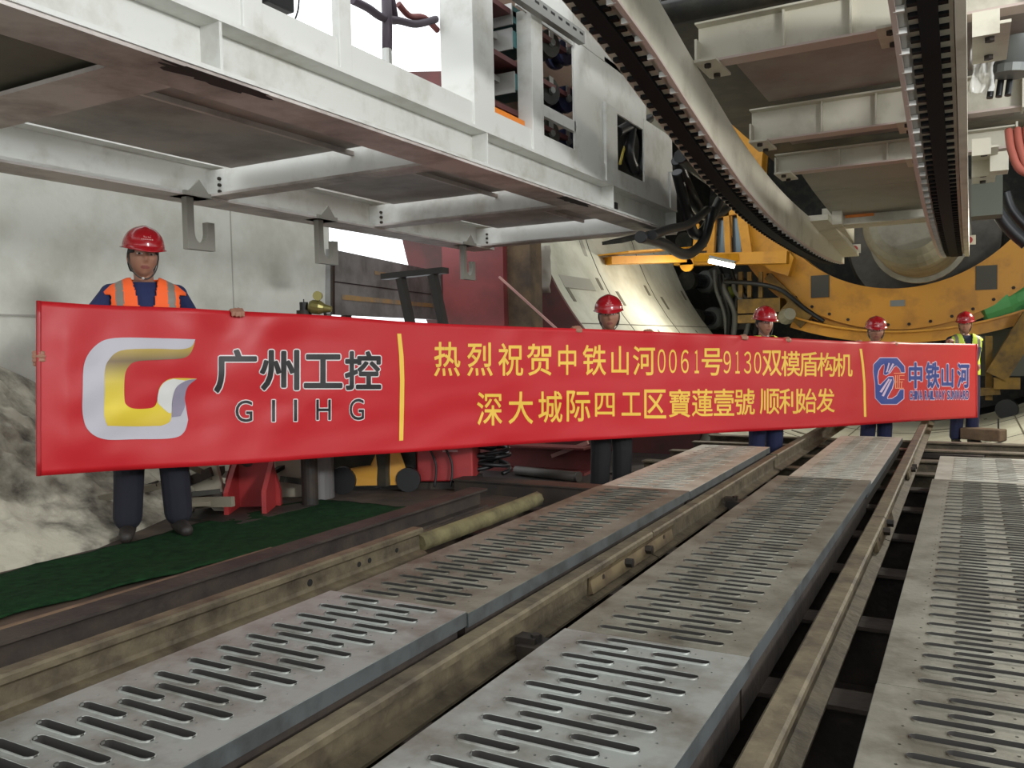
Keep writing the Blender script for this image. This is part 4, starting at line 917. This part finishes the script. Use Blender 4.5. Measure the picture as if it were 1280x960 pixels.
def vbox(xc, w, v0, v1):
    t, b = smt(TOP, xc), smt(BOT, xc); return (xc - w/2, xc + w/2, t + (b-t)*v0, t + (b-t)*v1)
def wid(x, k): t, b = smt(TOP, x), smt(BOT, x); return k*(b - t)
YT = mat('banner_yellow', (240, 196, 74), .5); INK = mat('banner_black', (30, 26, 26), .5); WT = mat('banner_white', (226, 216, 214), .5)
BLU = mat('banner_blue', (38, 62, 138), .5); SIL = mat('banner_silver', (186, 182, 190), .5)
C1 = [('热',559),('烈',600),('祝',638.5),('贺',674),('中',709),('铁',743),('山',775),('河',805),('0',827),('0',841),('6',856),('1',871),('号',890),('9',909),('1',922),('3',934.5),('0',947),('双',965),('模',988.5),('盾',1011),('构',1033),('机',1054.5)]
sp1 = []
for c, x in C1:
    if c.isdigit(): sp1.append(vbox(x, wid(x, .075 if c != '1' else .045), .165, .395))
    elif c in '中山': sp1.append(vbox(x, wid(x, .155), .15, .41))
    else: sp1.append(vbox(x, wid(x, .205), .145, .415))
FW = {'0': '０', '6': '６', '1': '１', '9': '９', '3': '３'}
printed('lettering', line([FW.get(c, c) for c, _ in C1], sp1, .010), YT)
C2 = [('深',612),('大',651),('城',688),('际',723),('四',756),('工',789),('区',819),('寶',849.5),('蓮',878),('壹',905),('號',931),('顺',962),('利',986),('始',1009),('发',1032)]
printed('lettering', line([c for c, _ in C2], [vbox(x, wid(x, .205 if c not in '四工' else .175), .555 if c not in '四工' else .58, .825 if c not in '四工' else .79) for c, x in C2], .010), YT)
C3 = [('广',269,320,438,490),('州',326,373,438.5,487),('工',381,427,444,484),('控',432,475.5,440,486.5)]
s3 = [c[1:] for c in C3]; t3 = [c[0] for c in C3]
printed('lettering_outline', line(t3, s3, .050), WT, .005); printed('lettering', line(t3, s3, .024), INK, .008)
C4 = [('G',294.5,315.5,500.5,527.5),('I',339.5,344.5,500,527),('I',367,372,499.5,526.5),('H',395.5,413.5,499.5,525),('G',437,455,498.5,525)]
s4 = [c[1:] for c in C4]; t4 = [c[0] for c in C4]
printed('lettering_outline', line(t4, s4, .030), WT, .005); printed('lettering', line(t4, s4, 0), INK, .008)
C5 = [('中',1136.5,1152.5,454,484.5),('铁',1157.5,1174,453.5,484.5),('山',1177.5,1191.5,456,483.5),('河',1197,1211.5,455,484)]
s5 = [c[1:] for c in C5]; t5 = [c[0] for c in C5]
printed('lettering_outline', line(t5, s5, .070), mat('banner_pale', (206, 180, 204), .5), .007); printed('lettering', line(t5, s5, .030), BLU, .011)
W5 = 'CHINA RAILWAY SUNWARD'; s6 = []; t6 = []
wd = {'I': .45, ' ': .55, 'W': 1.35, 'N': 1.05, 'A': 1.05}
tot = sum(wd.get(c, 1) for c in W5); x = 1136.5
for c in W5:
    dx = wd.get(c, 1)/tot*75
    if c != ' ': yy = 489 - (x - 1136)*.006; s6.append((x + .35, x + dx - .35, yy, yy + 10.2)); t6.append(c)
    x += dx
printed('lettering_outline', line(t6, s6, .09), MATS['banner_pale'], .007); printed('lettering', line(t6, s6, .02), BLU, .011)
def quadstrip(pts): # ribbon from list of (xl,yl,xr,yr)
    vs = []; 
    for a in pts: vs += [(a[0], a[1]), (a[2], a[3])]
    return vs, [(2*i, 2*i+1, 2*i+3, 2*i+2) for i in range(len(pts)-1)]
printed('divider_bar', [quadstrip([(496.5, 417, 501.5, 417), (499, 445, 504.5, 445), (500, 475, 505.5, 475), (499.5, 510, 505, 510), (499, 551, 504, 550.5)])], YT)
printed('divider_bar', [quadstrip([(1074.5, 436, 1077.5, 436), (1077, 455, 1080, 455), (1079.3, 480, 1082, 480), (1079.5, 500, 1082.3, 500), (1080, 521, 1083, 521)])], YT)
m = MB(); m.add([bpt(x, y, .005) for x, y in ((54, 381), (57, 381), (57, 590), (54, 590))] , [(0, 1, 2, 3)])
def poly2(pts):
    from mathutils.geometry import tessellate_polygon
    tr_ = tessellate_polygon([[Vector((a, b, 0)) for a, b in pts]]); return list(pts), [tuple(t) for t in tr_]
def zz(pts): return [(a/2.977, 320 + b/2.977) for a, b in pts]
def sm2(pts, n=6):
    p = bez([(a, b, 0) for a, b in pts], n); return [(q.x, q.y) for q in p]
outer = sm2([(727,310),(600,306),(430,305),(360,330),(315,395),(308,500),(308,590),(330,650),(390,682),(500,682),(640,678),(685,655),(700,610)]) + sm2([(700,610),(692,560),(688,525),(700,485),(733,457)])[1:]
inner = sm2([(733,457),(690,464),(655,490),(640,540),(638,590),(630,618),(600,632)]) + sm2([(600,632),(500,634),(400,632)])[1:] + sm2([(400,632),(388,590),(390,500),(390,430),(404,388),(450,352),(560,345),(670,347),(712,337),(727,310)])[1:]
printed('company_logo', [poly2(zz(outer + inner[1:-1]))], SIL, .006)
yin = sm2([(727,316),(710,360),(680,380),(600,386),(510,392),(478,412),(464,450),(463,530),(472,555),(500,568),(555,567),(578,556),(588,525),(592,495),(610,470),(645,455),(733,456)])
yout = sm2([(733,457),(690,464),(655,490),(640,540),(638,590),(630,618),(600,632)]) + sm2([(600,632),(500,634),(400,632)])[1:] + sm2([(400,632),(388,590),(390,500),(390,430),(404,388),(450,352),(560,345),(670,347),(712,337),(727,316)])[1:]
gy = mat('logo_gold', (228, 200, 50), .5)
ntg = gy.node_tree; tcg = ntg.nodes.new('ShaderNodeSeparateXYZ'); tc0 = ntg.nodes.new('ShaderNodeTexCoord'); rg = ntg.nodes.new('ShaderNodeValToRGB')   # printed gold-to-bronze blend of the logo
ntg.links.new(tc0.outputs['Generated'], tcg.inputs[0]); ntg.links.new(tcg.outputs[2], rg.inputs[0]); ntg.links.new(rg.outputs[0], ntg.nodes['Principled BSDF'].inputs['Base Color'])
for k, (pz, c) in enumerate(((0, (206, 176, 40)), (.25, (232, 206, 56)), (.55, (214, 190, 70)), (.78, (120, 98, 66)), (1, (206, 176, 56)))):
    e = rg.color_ramp.elements[k] if k < 2 else rg.color_ramp.elements.new(pz)
    e.position = pz; e.color = (*lin(c), 1)
printed('company_logo', [poly2(zz(yout[::1] + yin[1:-1]))], gy, .007)
sil2 = sm2([(645,457),(612,470),(592,500),(586,540),(600,560),(635,585),(640,540),(655,490),(690,464)])
printed('company_logo', [poly2(zz(sil2))], mat('logo_pale', (214, 212, 208), .5), .009)
dk = sm2([(733,457),(690,466),(655,492),(642,540),(640,600)]) + sm2([(672,596),(688,560),(688,525),(700,485),(733,457)])[:-1]
printed('company_logo', [poly2(zz(dk))], mat('logo_shade', (140, 132, 150), .5), .009)
# right-hand emblem
def ez(pts): return [(1080 + a/8.533, 430 + b/8.533) for a, b in pts]
oc = [(435,300),(428,240),(405,200),(355,152),(170,152),(108,218),(103,300),(118,400),(125,570),(185,635),(350,635),(420,575),(425,490),(385,490),(355,545),(300,590),(245,590),(240,570),(300,470),(325,400),(318,340),(305,330),(270,345),(235,345),(215,320),(205,260),(228,205),(190,215),(150,290),(140,350),(150,410),(165,440),(250,360),(300,345),(250,330),(300,250),(345,225),(380,255),(395,300)]
oc2 = [(435,302),(430,240),(352,150),(172,150),(106,220),(104,300),(120,420),(124,575),(184,640),(350,640),(422,580),(424,488),(386,488),(350,555),(262,595),(248,565),(318,430),(322,355),(270,350),(300,270),(345,228),(385,262),(398,300)]
cxo, cyo = 268, 395
oc2 = [(435,302),(430,240),(352,150),(172,150),(106,220),(104,300),(120,420),(124,575),(184,640),(350,640),(422,580),(424,488),(388,488),(352,552),(300,585),(250,588),(246,565),(300,470),(318,400),(308,350),(262,352),(175,440),(150,430),(142,350),(152,285),(185,228),(215,210),(222,240),(212,320),(235,330),(280,300),(315,245),(345,228),(385,262),(398,300)]
def grow(p, k): 
    out = []; n = len(p); 
    for i in range(n):
        a, b, c = Vector((*p[i-1], 0)), Vector((*p[i], 0)), Vector((*p[(i+1) % n], 0))
        n1 = (b-a).normalized(); n2 = (c-b).normalized(); nn = Vector((n1.y + n2.y, -n1.x - n2.x, 0))
        if nn.length < 1e-3: nn = Vector((n1.y, -n1.x, 0))
        nn.normalize(); q = b + nn*k; out.append((q.x, q.y))
    return out
area2 = sum(a[0]*b[1] - b[0]*a[1] for a, b in zip(oc2, oc2[1:] + oc2[:1]))
printed('emblem_outline', [poly2(ez(grow(oc2, 9 if area2 > 0 else -9)))], MATS['banner_pale'], .007)
printed('emblem', [poly2(ez(oc2))], BLU, .011)
rays = []
for a in ([(232,305),(262,200),(276,205),(250,300)], [(255,300),(305,205),(322,215),(270,305)], [(165,510),(262,368),(276,378),(190,518)], [(190,552),(285,372),(300,380),(212,560)]):
    rays.append(poly2(ez(a)))
printed('emblem_ray', rays, MATS['banner_pale'], .014)
let = []
for a in ((318,308,432,316), (330,332,342,475), (330,400,360,408), (352,332,360,475), (372,332,380,475), (372,332,432,340), (372,376,430,384), (372,400,415,408), (395,408,403,470), (330,468,425,476)):
    let.append(([ez([(a[0], a[1])])[0], ez([(a[2], a[1])])[0], ez([(a[2], a[3])])[0], ez([(a[0], a[3])])[0]], [(0, 1, 2, 3)]))
printed('emblem_letters', let, mat('emblem_orange', (238, 150, 110), .5), .011)
# rolled sleeve at the left edge
m = MB(); m.tube([bpt(48.5, 376 + 219*k/12, -.004) for k in range(13)], .013, 8); m.build('edge_sleeve', mat('sleeve_red', (168, 34, 40), .35), bn)
m = MB(); m.tube([bpt(1220.5, 430 + 92*k/8, -.004) for k in range(9)], .014, 8); m.build('edge_sleeve', MATS['sleeve_red'], bn)

# ================================================================== PEOPLE
def remesh(m, vox, smooth=6):
    me = bpy.data.meshes.new('tmp'); me.from_pydata([tuple(v) for v in m.v], [], m.f)
    bm = bmesh.new(); bm.from_mesh(me); bmesh.ops.remove_doubles(bm, verts=bm.verts, dist=1e-6); bmesh.ops.recalc_face_normals(bm, faces=bm.faces); bm.to_mesh(me); bm.free()
    o = bpy.data.objects.new('tmp', me); COL.objects.link(o)
    r = o.modifiers.new('r', 'REMESH'); r.mode = 'VOXEL'; r.voxel_size = vox
    s = o.modifiers.new('s', 'SMOOTH'); s.factor = .5; s.iterations = smooth
    dg = bpy.context.evaluated_depsgraph_get(); out = bpy.data.meshes.new_from_object(o.evaluated_get(dg))
    bpy.data.objects.remove(o); bpy.data.meshes.remove(me); return out
def capsule(m, pts, rs, n=12, sq=None):
    """limb: tapered tube with round joints; sq=(axis vector, factor) flattens it"""
    pts = [Vector(p) for p in pts]
    m.tube(pts, 0, n, 0, True, rs)
    for p, r in zip(pts, rs): m.sphere(p, r, r, r, n, 8)
def loft(m, rings, n=24, cap=True):
    """rings of (z, cx, cy, rx, ry): rounded-square sections"""
    vs = []; fs = []
    for z, cx_, cy_, rx, ry in rings:
        for k in range(n):
            a = 2*PI*k/n; c, s_ = math.cos(a), math.sin(a); e = .8
            vs.append((cx_ + rx*math.copysign(abs(c)**e, c), cy_ + ry*math.copysign(abs(s_)**e, s_), z))
    for j in range(len(rings)-1):
        for k in range(n): fs.append((j*n+k, j*n+(k+1)%n, (j+1)*n+(k+1)%n, (j+1)*n+k))
    if cap: fs += [tuple(range(n))[::-1], tuple(range((len(rings)-1)*n, len(rings)*n))]
    m.add(vs, fs)
def head(m, c, R, k=1.0, wide=1.0):
    """head with brow, eye sockets, nose, lips, chin and ears; faces -Y before R turns it"""
    nu, nv = 72, 56; vs = []; fs = []
    G = lambda x, x0, s_: math.exp(-((x-x0)/s_)**2)
    for j in range(nv + 1):
        t = PI*j/nv
        for i in range(nu):
            p = 2*PI*i/nu; sx, sy, sz = math.sin(t)*math.sin(p), -math.sin(t)*math.cos(p), math.cos(t)
            x, y, z = .074*wide*sx, .094*sy, .118*sz
            lo = max(0, -z/.118)
            x *= 1 - .30*lo**1.6; 
            if sy > 0: y *= 1 - .18*lo
            else: y *= 1 + .02*lo
            if sy < 0:
                f = min(1, -sy*1.3)
                y -= f*(.020*G(x, 0, .013)*G(z, -.022, .014) + .012*G(x, 0, .010)*G(z, 0, .022))      # nose
                y -= f*(.006*G(z, .034, .010)*G(abs(x), .028, .026))                                     # brow
                y += f*(.010*G(abs(x), .031, .013)*G(z, .014, .012))                                     # eye sockets
                y -= f*(.005*G(abs(x), .031, .010)*G(z, .012, .006))                                     # eyeballs
                y -= f*(.006*G(x, 0, .022)*G(z, -.056, .006) + .006*G(x, 0, .020)*G(z, -.068, .006))     # lips
                y += f*(.004*G(x, 0, .024)*G(z, -.062, .0025))
                y -= f*(.010*G(x, 0, .020)*G(z, -.098, .014))                                            # chin
                y -= f*.005*G(abs(x), .045, .016)*G(z, -.016, .02)                                       # cheekbones
            vs.append(Vector((x, y, z))*k)
    for j in range(nv):
        for i in range(nu): fs.append((j*nu+i, (j+1)*nu+i, (j+1)*nu+(i+1)%nu, j*nu+(i+1)%nu))
    m.add([c + R @ v for v in vs], fs)
    for s_ in (-1, 1):
        ear = MB(); ear.sphere((0, 0, 0), .011, .020, .033, 12, 8)
        m.add([c + R @ ((Matrix.Rotation(s_*.25, 3, 'Z') @ v + Vector((s_*.074*wide, .012, -.005)))*k) for v in ear.v], ear.f)
def hand(m, wrist, f, nrm, side):
    """palm, four hooked fingers and a thumb; f = finger direction, nrm = the way the fingers fold, side = towards the thumb"""
    f, nrm = f.normalized(), nrm.normalized(); s = f.cross(nrm).normalized()
    if s.dot(side) < 0: s = -s
    capsule(m, [wrist, wrist + f*.03, wrist + f*.06], [.027, .030, .028])
    for q in (-.027, -.009, .009, .027): capsule(m, [wrist + f*.02 + s*q*.7, wrist + f*.088 + s*q], [.014, .0125], 10)
    for q, L in ((-.030, .78), (-.010, .95), (.011, 1.0), (.031, .92)):
        k0 = wrist + f*.088 + s*q
        k1 = k0 + (f*.5 + nrm*.85)*.045*L; k2 = k1 + (nrm*.8 - f*.6)*.032*L; k3 = k2 + (-f*.98 - nrm*.1)*.024*L
        capsule(m, [k0, k1, k2, k3], [.0115, .0105, .0095, .0085], 10)
    t0 = wrist + f*.028 + s*.028; t1 = t0 + (s*.6 + f*.75 - nrm*.1)*.034; t2 = t1 + (f*.95 + nrm*.15)*.026
    capsule(m, [wrist + f*.02 + s*.014, t0, t1, t2], [.018, .0155, .0125, .0105], 10)
def ik(a, b, l1, l2, pole):
    d = b - a; L = min(d.length, (l1+l2)*.995); u = d.normalized(); x = (l1*l1 - l2*l2 + L*L)/(2*L); h = math.sqrt(max(0, l1*l1 - x*x))
    pv = (pole - u*pole.dot(u)).normalized(); return a + u*x + pv*h
SKIN = mat('skin', (160, 114, 92), .5); HAIR = mat('black_hair', (24, 21, 20), .6); LIP = mat('lips', (140, 82, 74), .5); EYE = mat('dark_eye', (30, 24, 22), .3); WEYE = mat('eye_white', (206, 196, 188), .3)
HELM = mat('helmet_red', (160, 20, 30), .25, coat=.4)
def person(px, depth, py_top, feet_z, face_px, grips, label, vest=None, shirt=(28, 34, 66), trouser=(24, 26, 38), tilt=0, turn=0, feet_gap=.22, vox=.007, wide=1.0, face=.6, badge=None):
    top = onD(px, py_top, depth); Htot = top.z - feet_z; k = (Htot - .035)/1.735          # scale against a 1.70 m man in a helmet
    base = Vector((top.x, top.y, feet_z))
    toc = Vector((CAM.x - top.x, CAM.y - top.y, 0)).normalized(); fac = (toc*(1 - face) + bframe(px)[1]*face).normalized(); yaw = math.atan2(fac.y, fac.x) + PI/2; turn = turn + (math.atan2(toc.y, toc.x) - math.atan2(fac.y, fac.x))
    RZ = Matrix.Rotation(yaw, 3, 'Z')
    W = lambda p: base + RZ @ (Vector(p)*k)
    root_loc = base
    # joints in local units
    hc = Vector((0, -.012, 1.585)); RH = Matrix.Rotation(turn, 3, 'Z') @ Matrix.Rotation(tilt, 3, 'Y')
    hips = [Vector((s*.088, 0, .90)) for s in (-1, 1)]; g = feet_gap/2
    knees = [Vector((s*(.088 + g)/2*1.02, -.02, .49)) for s in (-1, 1)]; ank = [Vector((s*g, .02, .085)) for s in (-1, 1)]
    sh = [Vector((s*.172, .01, 1.378)) for s in (-1, 1)]
    inv = RZ.inverted()
    loc = lambda wpt: (inv @ (wpt - base))/k
    body = MB(); shirtm = MB()
    loft(body, [(.84, 0, 0, .15, .10), (.95, 0, 0, .155, .105), (1.10, 0, .0, .135, .095), (1.25, 0, 0, .15, .105), (1.36, 0, .005, .155, .10), (1.42, 0, .01, .11, .08), (1.45, 0, .01, .06, .055)], 24)
    capsule(body, [(0, .012, 1.40), (0, .008, 1.47), (0, .004, 1.53)], [.056, .052, .053])
    head(body, hc, RH, 1.0, wide)
    loft(shirtm, [(.88, 0, 0, .165, .115), (1.0, 0, 0, .168, .118), (1.12, 0, 0, .155, .11), (1.25, 0, 0, .168, .118), (1.36, 0, .005, .172, .112), (1.41, 0, .01, .14, .092), (1.445, 0, .012, .082, .07)], 24)
    for i, s in enumerate((-1, 1)):
        capsule(body, [hips[i], hips[i].lerp(knees[i], .5), knees[i], knees[i].lerp(ank[i], .35), ank[i]], [.085, .07, .052, .052, .036])
        capsule(body, [ank[i], ank[i] + Vector((s*.004, -.02, -.035))], [.036, .030])
        gp = grips[i]
        f, nn, sd_ = [inv @ v for v in gp[1:4]]
        wrist = loc(gp[0]) - f*.088
        el = ik(sh[i], wrist, .285, .265, Vector((s*.6, .7, -.9)))
        d = wrist - sh[i]
        if d.length > .54: wrist = sh[i] + d.normalized()*.54; el = ik(sh[i], wrist, .285, .265, Vector((s*.6, .7, -.9)))
        capsule(body, [sh[i], el, wrist], [.048, .037, .027]); hand(body, wrist, f, nn, sd_)
        capsule(shirtm, [Vector((s*.10, .01, 1.39)), sh[i], sh[i].lerp(el, .5), el, el.lerp(wrist, .75)], [.066, .060, .054, .048, .042])
    def world(mb): mb.v = [W(v) for v in mb.v]; return mb
    me = remesh(world(body), vox*k*.85, 3)
    for q in (SKIN, HAIR, LIP, EYE, WEYE): me.materials.append(q)
    IH = RH.inverted()
    for p in me.polygons:
        p.use_smooth = True
        c = IH @ (loc(p.center) - hc)
        if abs(c.z) < .12 and c.y < -.03 and abs(c.x) < .08:
            ax = abs(c.x)
            if ((ax - .031)/.016)**2 + ((c.z - .012)/.006)**2 < 1: p.material_index = 4 if ((ax - .031)/.007)**2 + ((c.z-.012)/.006)**2 > 1 else 3
            elif ((ax - .031)/.021)**2 + ((c.z - .033 + (ax-.03)**2*6)/.0045)**2 < 1: p.material_index = 1
            elif (c.x/.024)**2 + ((c.z + .062)/.010)**2 < 1: p.material_index = 2
    bo = bpy.data.objects.new('person', me); COL.objects.link(bo)
    tag(bo, label, 'person')
    def child(name, mesh, mtl):
        for q in (mtl if isinstance(mtl, list) else [mtl]): mesh.materials.append(q)
        for p in mesh.polygons: p.use_smooth = True
        o = bpy.data.objects.new(name, mesh); COL.objects.link(o); attach(o, bo); return o
    cloth = mat('shirt_%d_%d_%d' % shirt, shirt, .85, bump=.25, bscale=18)
    child('shirt', remesh(world(shirtm), vox*k, 6), cloth)
    tm = MB()
    loft(tm, [(.80, 0, 0, .16, .112), (.90, 0, 0, .172, .122), (.99, 0, 0, .168, .12)], 24)
    for i, s in enumerate((-1, 1)): capsule(tm, [hips[i], hips[i].lerp(knees[i], .5), knees[i], knees[i].lerp(ank[i], .5), ank[i] + Vector((0, .005, .03))], [.100, .094, .084, .080, .078])
    child('trousers', remesh(world(tm), vox*k, 6), mat('trouser_%d_%d_%d' % trouser, trouser, .85, bump=.25, bscale=14))
    for i, s in enumerate((-1, 1)):
        b = MB(); a = ank[i]
        capsule(b, [a + Vector((0, .0, .09)), a + Vector((0, .01, .0)), a + Vector((0, .035, -.04))], [.052, .05, .046])
        capsule(b, [a + Vector((0, .02, -.042)), a + Vector((s*.012, -.08, -.046)), a + Vector((s*.022, -.17, -.050))], [.044, .042, .036])
        b.v = [Vector((v.x, v.y, max(v.z, .002))) for v in b.v]
        child('boot', remesh(world(b), vox*k, 3), mat('black_boot', (38, 32, 28), .6))
    if vest:
        vm = MB(); rings = [(.92, .178, .13), (1.0, .178, .13), (1.06, .176, .128), (1.12, .172, .125), (1.18, .176, .128), (1.24, .186, .13), (1.30, .196, .130), (1.345, .204, .126), (1.385, .202, .116), (1.42, .165, .104), (1.445, .120, .090), (1.462, .085, .078)]
        n = 180; vs = []; fs = []; mi = []
        fine = []
        for (za, xa, ya), (zb, xb, yb) in zip(rings, rings[1:]):
            for t in range(5): fine.append((za + (zb-za)*t/5, (xa + (xb-xa)*t/5)*(1.06 if za > 1.2 else 1), ya + (yb-ya)*t/5))
        rings = fine + [(rings[-1][0], rings[-1][1]*1.06, rings[-1][2])]
        for z, rx, ry in rings:
            for q in range(n):
                a = 2*PI*q/n; c, s_ = math.cos(a), math.sin(a); vs.append((rx*math.copysign(abs(c)**.8, c), .006 + ry*math.copysign(abs(s_)**.8, s_), z))
        for j in range(len(rings)-1):
            for q in range(n):
                ids = (j*n+q, j*n+(q+1)%n, (j+1)*n+(q+1)%n, (j+1)*n+q)
                c = sum((Vector(vs[v]) for v in ids), Vector())/4
                if c.y < 0 and abs(c.x) < .012 + max(0, (c.z - 1.19))*.22: continue        # V neck and open front
                if abs(c.x) > .172 and 1.19 < c.z < 1.372: continue                          # armholes
                band = .112 < abs(c.x) < .150 and c.z > 1.14 or 1.0 < c.z < 1.06
                fs.append(ids); mi.append(1 if band else 0)
        mev = bpy.data.meshes.new('vest'); mev.from_pydata([tuple(W(v)) for v in vs], [], fs)
        vo = child('vest', mev, [mat('vest_%d_%d_%d' % vest, vest, .75, bump=.15, bscale=20), mat('reflective_tape', (128, 122, 112), .45)])
        mev.polygons.foreach_set('material_index', mi)
        sdd = vo.modifiers.new('thick', 'SOLIDIFY'); sdd.thickness = .007; sdd.offset = 1
        if badge:
            bm_ = MB(); c = W((.07, -.137, 1.225)); bm_.lathe(c, RZ @ Vector((0, -1, 0)), [(0, .03*k), (.004, .03*k)], 18); o = bm_.build('badge', mat('badge_orange', (236, 112, 70), .6), vo)
    # hair, helmet, strap
    hm = MB(); nu, nv = 40, 22; vs = []; fs = []
    for j in range(nv + 1):
        t = PI*.72*j/nv
        for i in range(nu): p = 2*PI*i/nu; vs.append((.079*wide*math.sin(t)*math.sin(p), .006 - .097*math.sin(t)*math.cos(p), .122*math.cos(t)))
    for j in range(nv):
        for i in range(nu):
            ids = (j*nu+i, (j+1)*nu+i, (j+1)*nu+(i+1)%nu, j*nu+(i+1)%nu); c = sum((Vector(vs[v]) for v in ids), Vector())/4
            if c.y < -.01 and c.z < .055 + (0 if abs(c.x) < .055 else -.04) or (c.z < -.01 and c.y < .03): continue
            fs.append(ids)
    hmesh = bpy.data.meshes.new('hair'); hmesh.from_pydata([tuple(W(hc + RH @ Vector(v))) for v in vs], [], fs)
    ho = child('hair', hmesh, HAIR); sdd = ho.modifiers.new('thick', 'SOLIDIFY'); sdd.thickness = .005; sdd.offset = 1
    hl = MB(); nu, nv = 48, 16; vs = []; fs = []
    for j in range(nv + 1):
        t = PI/2*j/nv
        for i in range(nu):
            p = 2*PI*i/nu; rdg = .006*math.exp(-(math.sin(p)*math.sin(t)/.16)**2)*(1 if math.cos(t) > .15 else .3)
            vs.append((.107*wide**.5*math.sin(t)**.92*math.sin(p), .004 - .132*math.sin(t)**.92*math.cos(p), .052 + (.118 + rdg)*math.cos(t)**.95))
    b0 = len(vs)
    for i in range(nu):
        p = 2*PI*i/nu; pk = max(0, math.cos(p))**2; w_ = .016 + .040*pk
        vs.append(((.107*wide**.5 + .014)*math.sin(p), .004 - (.132 + w_)*math.cos(p), .046 - .016*pk))
    for j in range(nv):
        for i in range(nu): fs.append((j*nu+i, (j+1)*nu+i, (j+1)*nu+(i+1)%nu, j*nu+(i+1)%nu))
    for i in range(nu): fs.append((nv*nu+i, b0+i, b0+(i+1)%nu, nv*nu+(i+1)%nu))
    RT = RH @ Matrix.Rotation(.10, 3, 'X')
    hmesh = bpy.data.meshes.new('helmet'); hmesh.from_pydata([tuple(W(hc + RT @ Vector(v))) for v in vs], [], fs)
    he = child('helmet', hmesh, HELM); sdd = he.modifiers.new('thick', 'SOLIDIFY'); sdd.thickness = .004; sdd.offset = 1
    # small white emblem and line of print on the front
    em = MB()
    def onh(x, z):
        t = math.acos(max(0, min(1, (z - .052)/.118))); p = math.asin(max(-1, min(1, x/(.107*wide**.5*math.sin(t)**.92)))); return W(hc + RT @ Vector((x, .004 - .1385*math.sin(t)**.92*math.cos(p) - .002, z)))
    def hq(x0, x1, z0, z1): em.add([onh(x0, z0), onh(x1, z0), onh(x1, z1), onh(x0, z1)], [(0, 1, 2, 3)])
    for x0, x1, z0, z1 in ((-.018, .0, .128, .131), (-.018, -.014, .112, .128), (-.018, .0, .110, .113), (.004, .02, .128, .131), (.004, .008, .112, .128), (.004, .02, .119, .122), (.004, .02, .110, .113)): hq(x0, x1, z0, z1)
    for q in range(7): hq(-.030 + .009*q, -.024 + .009*q, .096, .102)
    em.build('helmet_emblem', mat('helmet_print', (206, 150, 146), .5), he)
    stp = MB(); sp_ = bez([hc + RH @ Vector(v) for v in ((-.078*wide, -.005, .04), (-.072*wide, -.02, -.05), (-.04, -.055, -.108), (0, -.075, -.126), (.04, -.055, -.108), (.072*wide, -.02, -.05), (.078*wide, -.005, .04))], 5)
    stp.tube([W(v) for v in sp_], .004*k, 6); stp.build('chin_strap', mat('strap_grey', (70, 66, 62), .7), bo)
    bk = MB(); bk.sphere(W(hc + RH @ Vector((-.01, -.082, -.125))), .009, .007, .008, 10, 8); bk.build('strap_buckle', WEYE, bo)
    return bo
def bframe(x):
    """direction along the cloth (to the picture's right) and its normal on the viewer's side"""
    a, b = onD(x - 15, 450, bdepth(x - 15)), onD(x + 15, 450, bdepth(x + 15)); t = b - a; t.z = 0; t.normalize()
    n_ = Vector((t.y, -t.x, 0)); return t, n_
def grip(x, y, mode, back=.05):
    """where fingers hook over the cloth: mode 'top' over the upper edge, 'l' / 'r' round an end"""
    t, n_ = bframe(x); p = onD(x, y, bdepth(x)) - n_*back
    if mode == 'top': return (p - Vector((0, 0, .005)), Vector((0, 0, 1)), n_, t)
    if mode == 'l': return (p, -t, n_, Vector((0, 0, 1)))
    return (p, t, n_, Vector((0, 0, 1)))
def behind(px, gap):
    """depth on the ray through px that lies gap behind the cloth"""
    t, n_ = bframe(px); return bdepth(px) + gap/abs(ray(px, 450).dot(n_))
# for each: grip of the hand on the picture's left, then on the right
person(177, behind(177, .19), 281, .012, None, (grip(46, 452, 'l'), grip(297, 390, 'top')), 'person in red helmet and orange vest with grey tape standing at the banner\'s left end',
       vest=(255, 104, 44), shirt=(32, 42, 84), trouser=(22, 23, 34), tilt=.06, turn=.15, feet_gap=.27, vox=.0055, badge=True, face=.2)
person(760, behind(760, .2), 367, -.32, None, (grip(722, 411, 'top'), grip(812, 415, 'top')), 'person in red helmet, only the face showing above the middle of the banner',
       shirt=(60, 40, 40), trouser=(24, 23, 24), turn=.05, tilt=-.03, feet_gap=.2, vox=.007, wide=1.08)
person(955, behind(955, .2), 381, -.32, None, (grip(931, 421, 'top'), grip(985, 424, 'top')), 'person in red helmet looking to the right, in front of the yellow side platform',
       vest=(222, 226, 90), shirt=(34, 40, 70), trouser=(28, 34, 66), turn=.45, tilt=.0, feet_gap=.2, vox=.008)
person(1094, behind(1094, .27), 394, -.39, None, (grip(1074, 428, 'top'), grip(1119, 429, 'top')), 'person in red helmet below the yellow ring, head just above the banner\'s right divider',
       shirt=(36, 42, 70), trouser=(28, 34, 66), turn=.1, tilt=.03, feet_gap=.24, vox=.008, wide=1.08)
person(1206, behind(1206, .24), 388, -.275, None, (grip(1188, 431, 'top'), grip(1222, 466, 'r')), 'person in red helmet and yellow-green vest standing at the banner\'s right end',
       vest=(206, 226, 80), shirt=(30, 36, 60), trouser=(28, 34, 66), turn=-.08, tilt=.0, feet_gap=.2, vox=.008, wide=.95, face=.35)
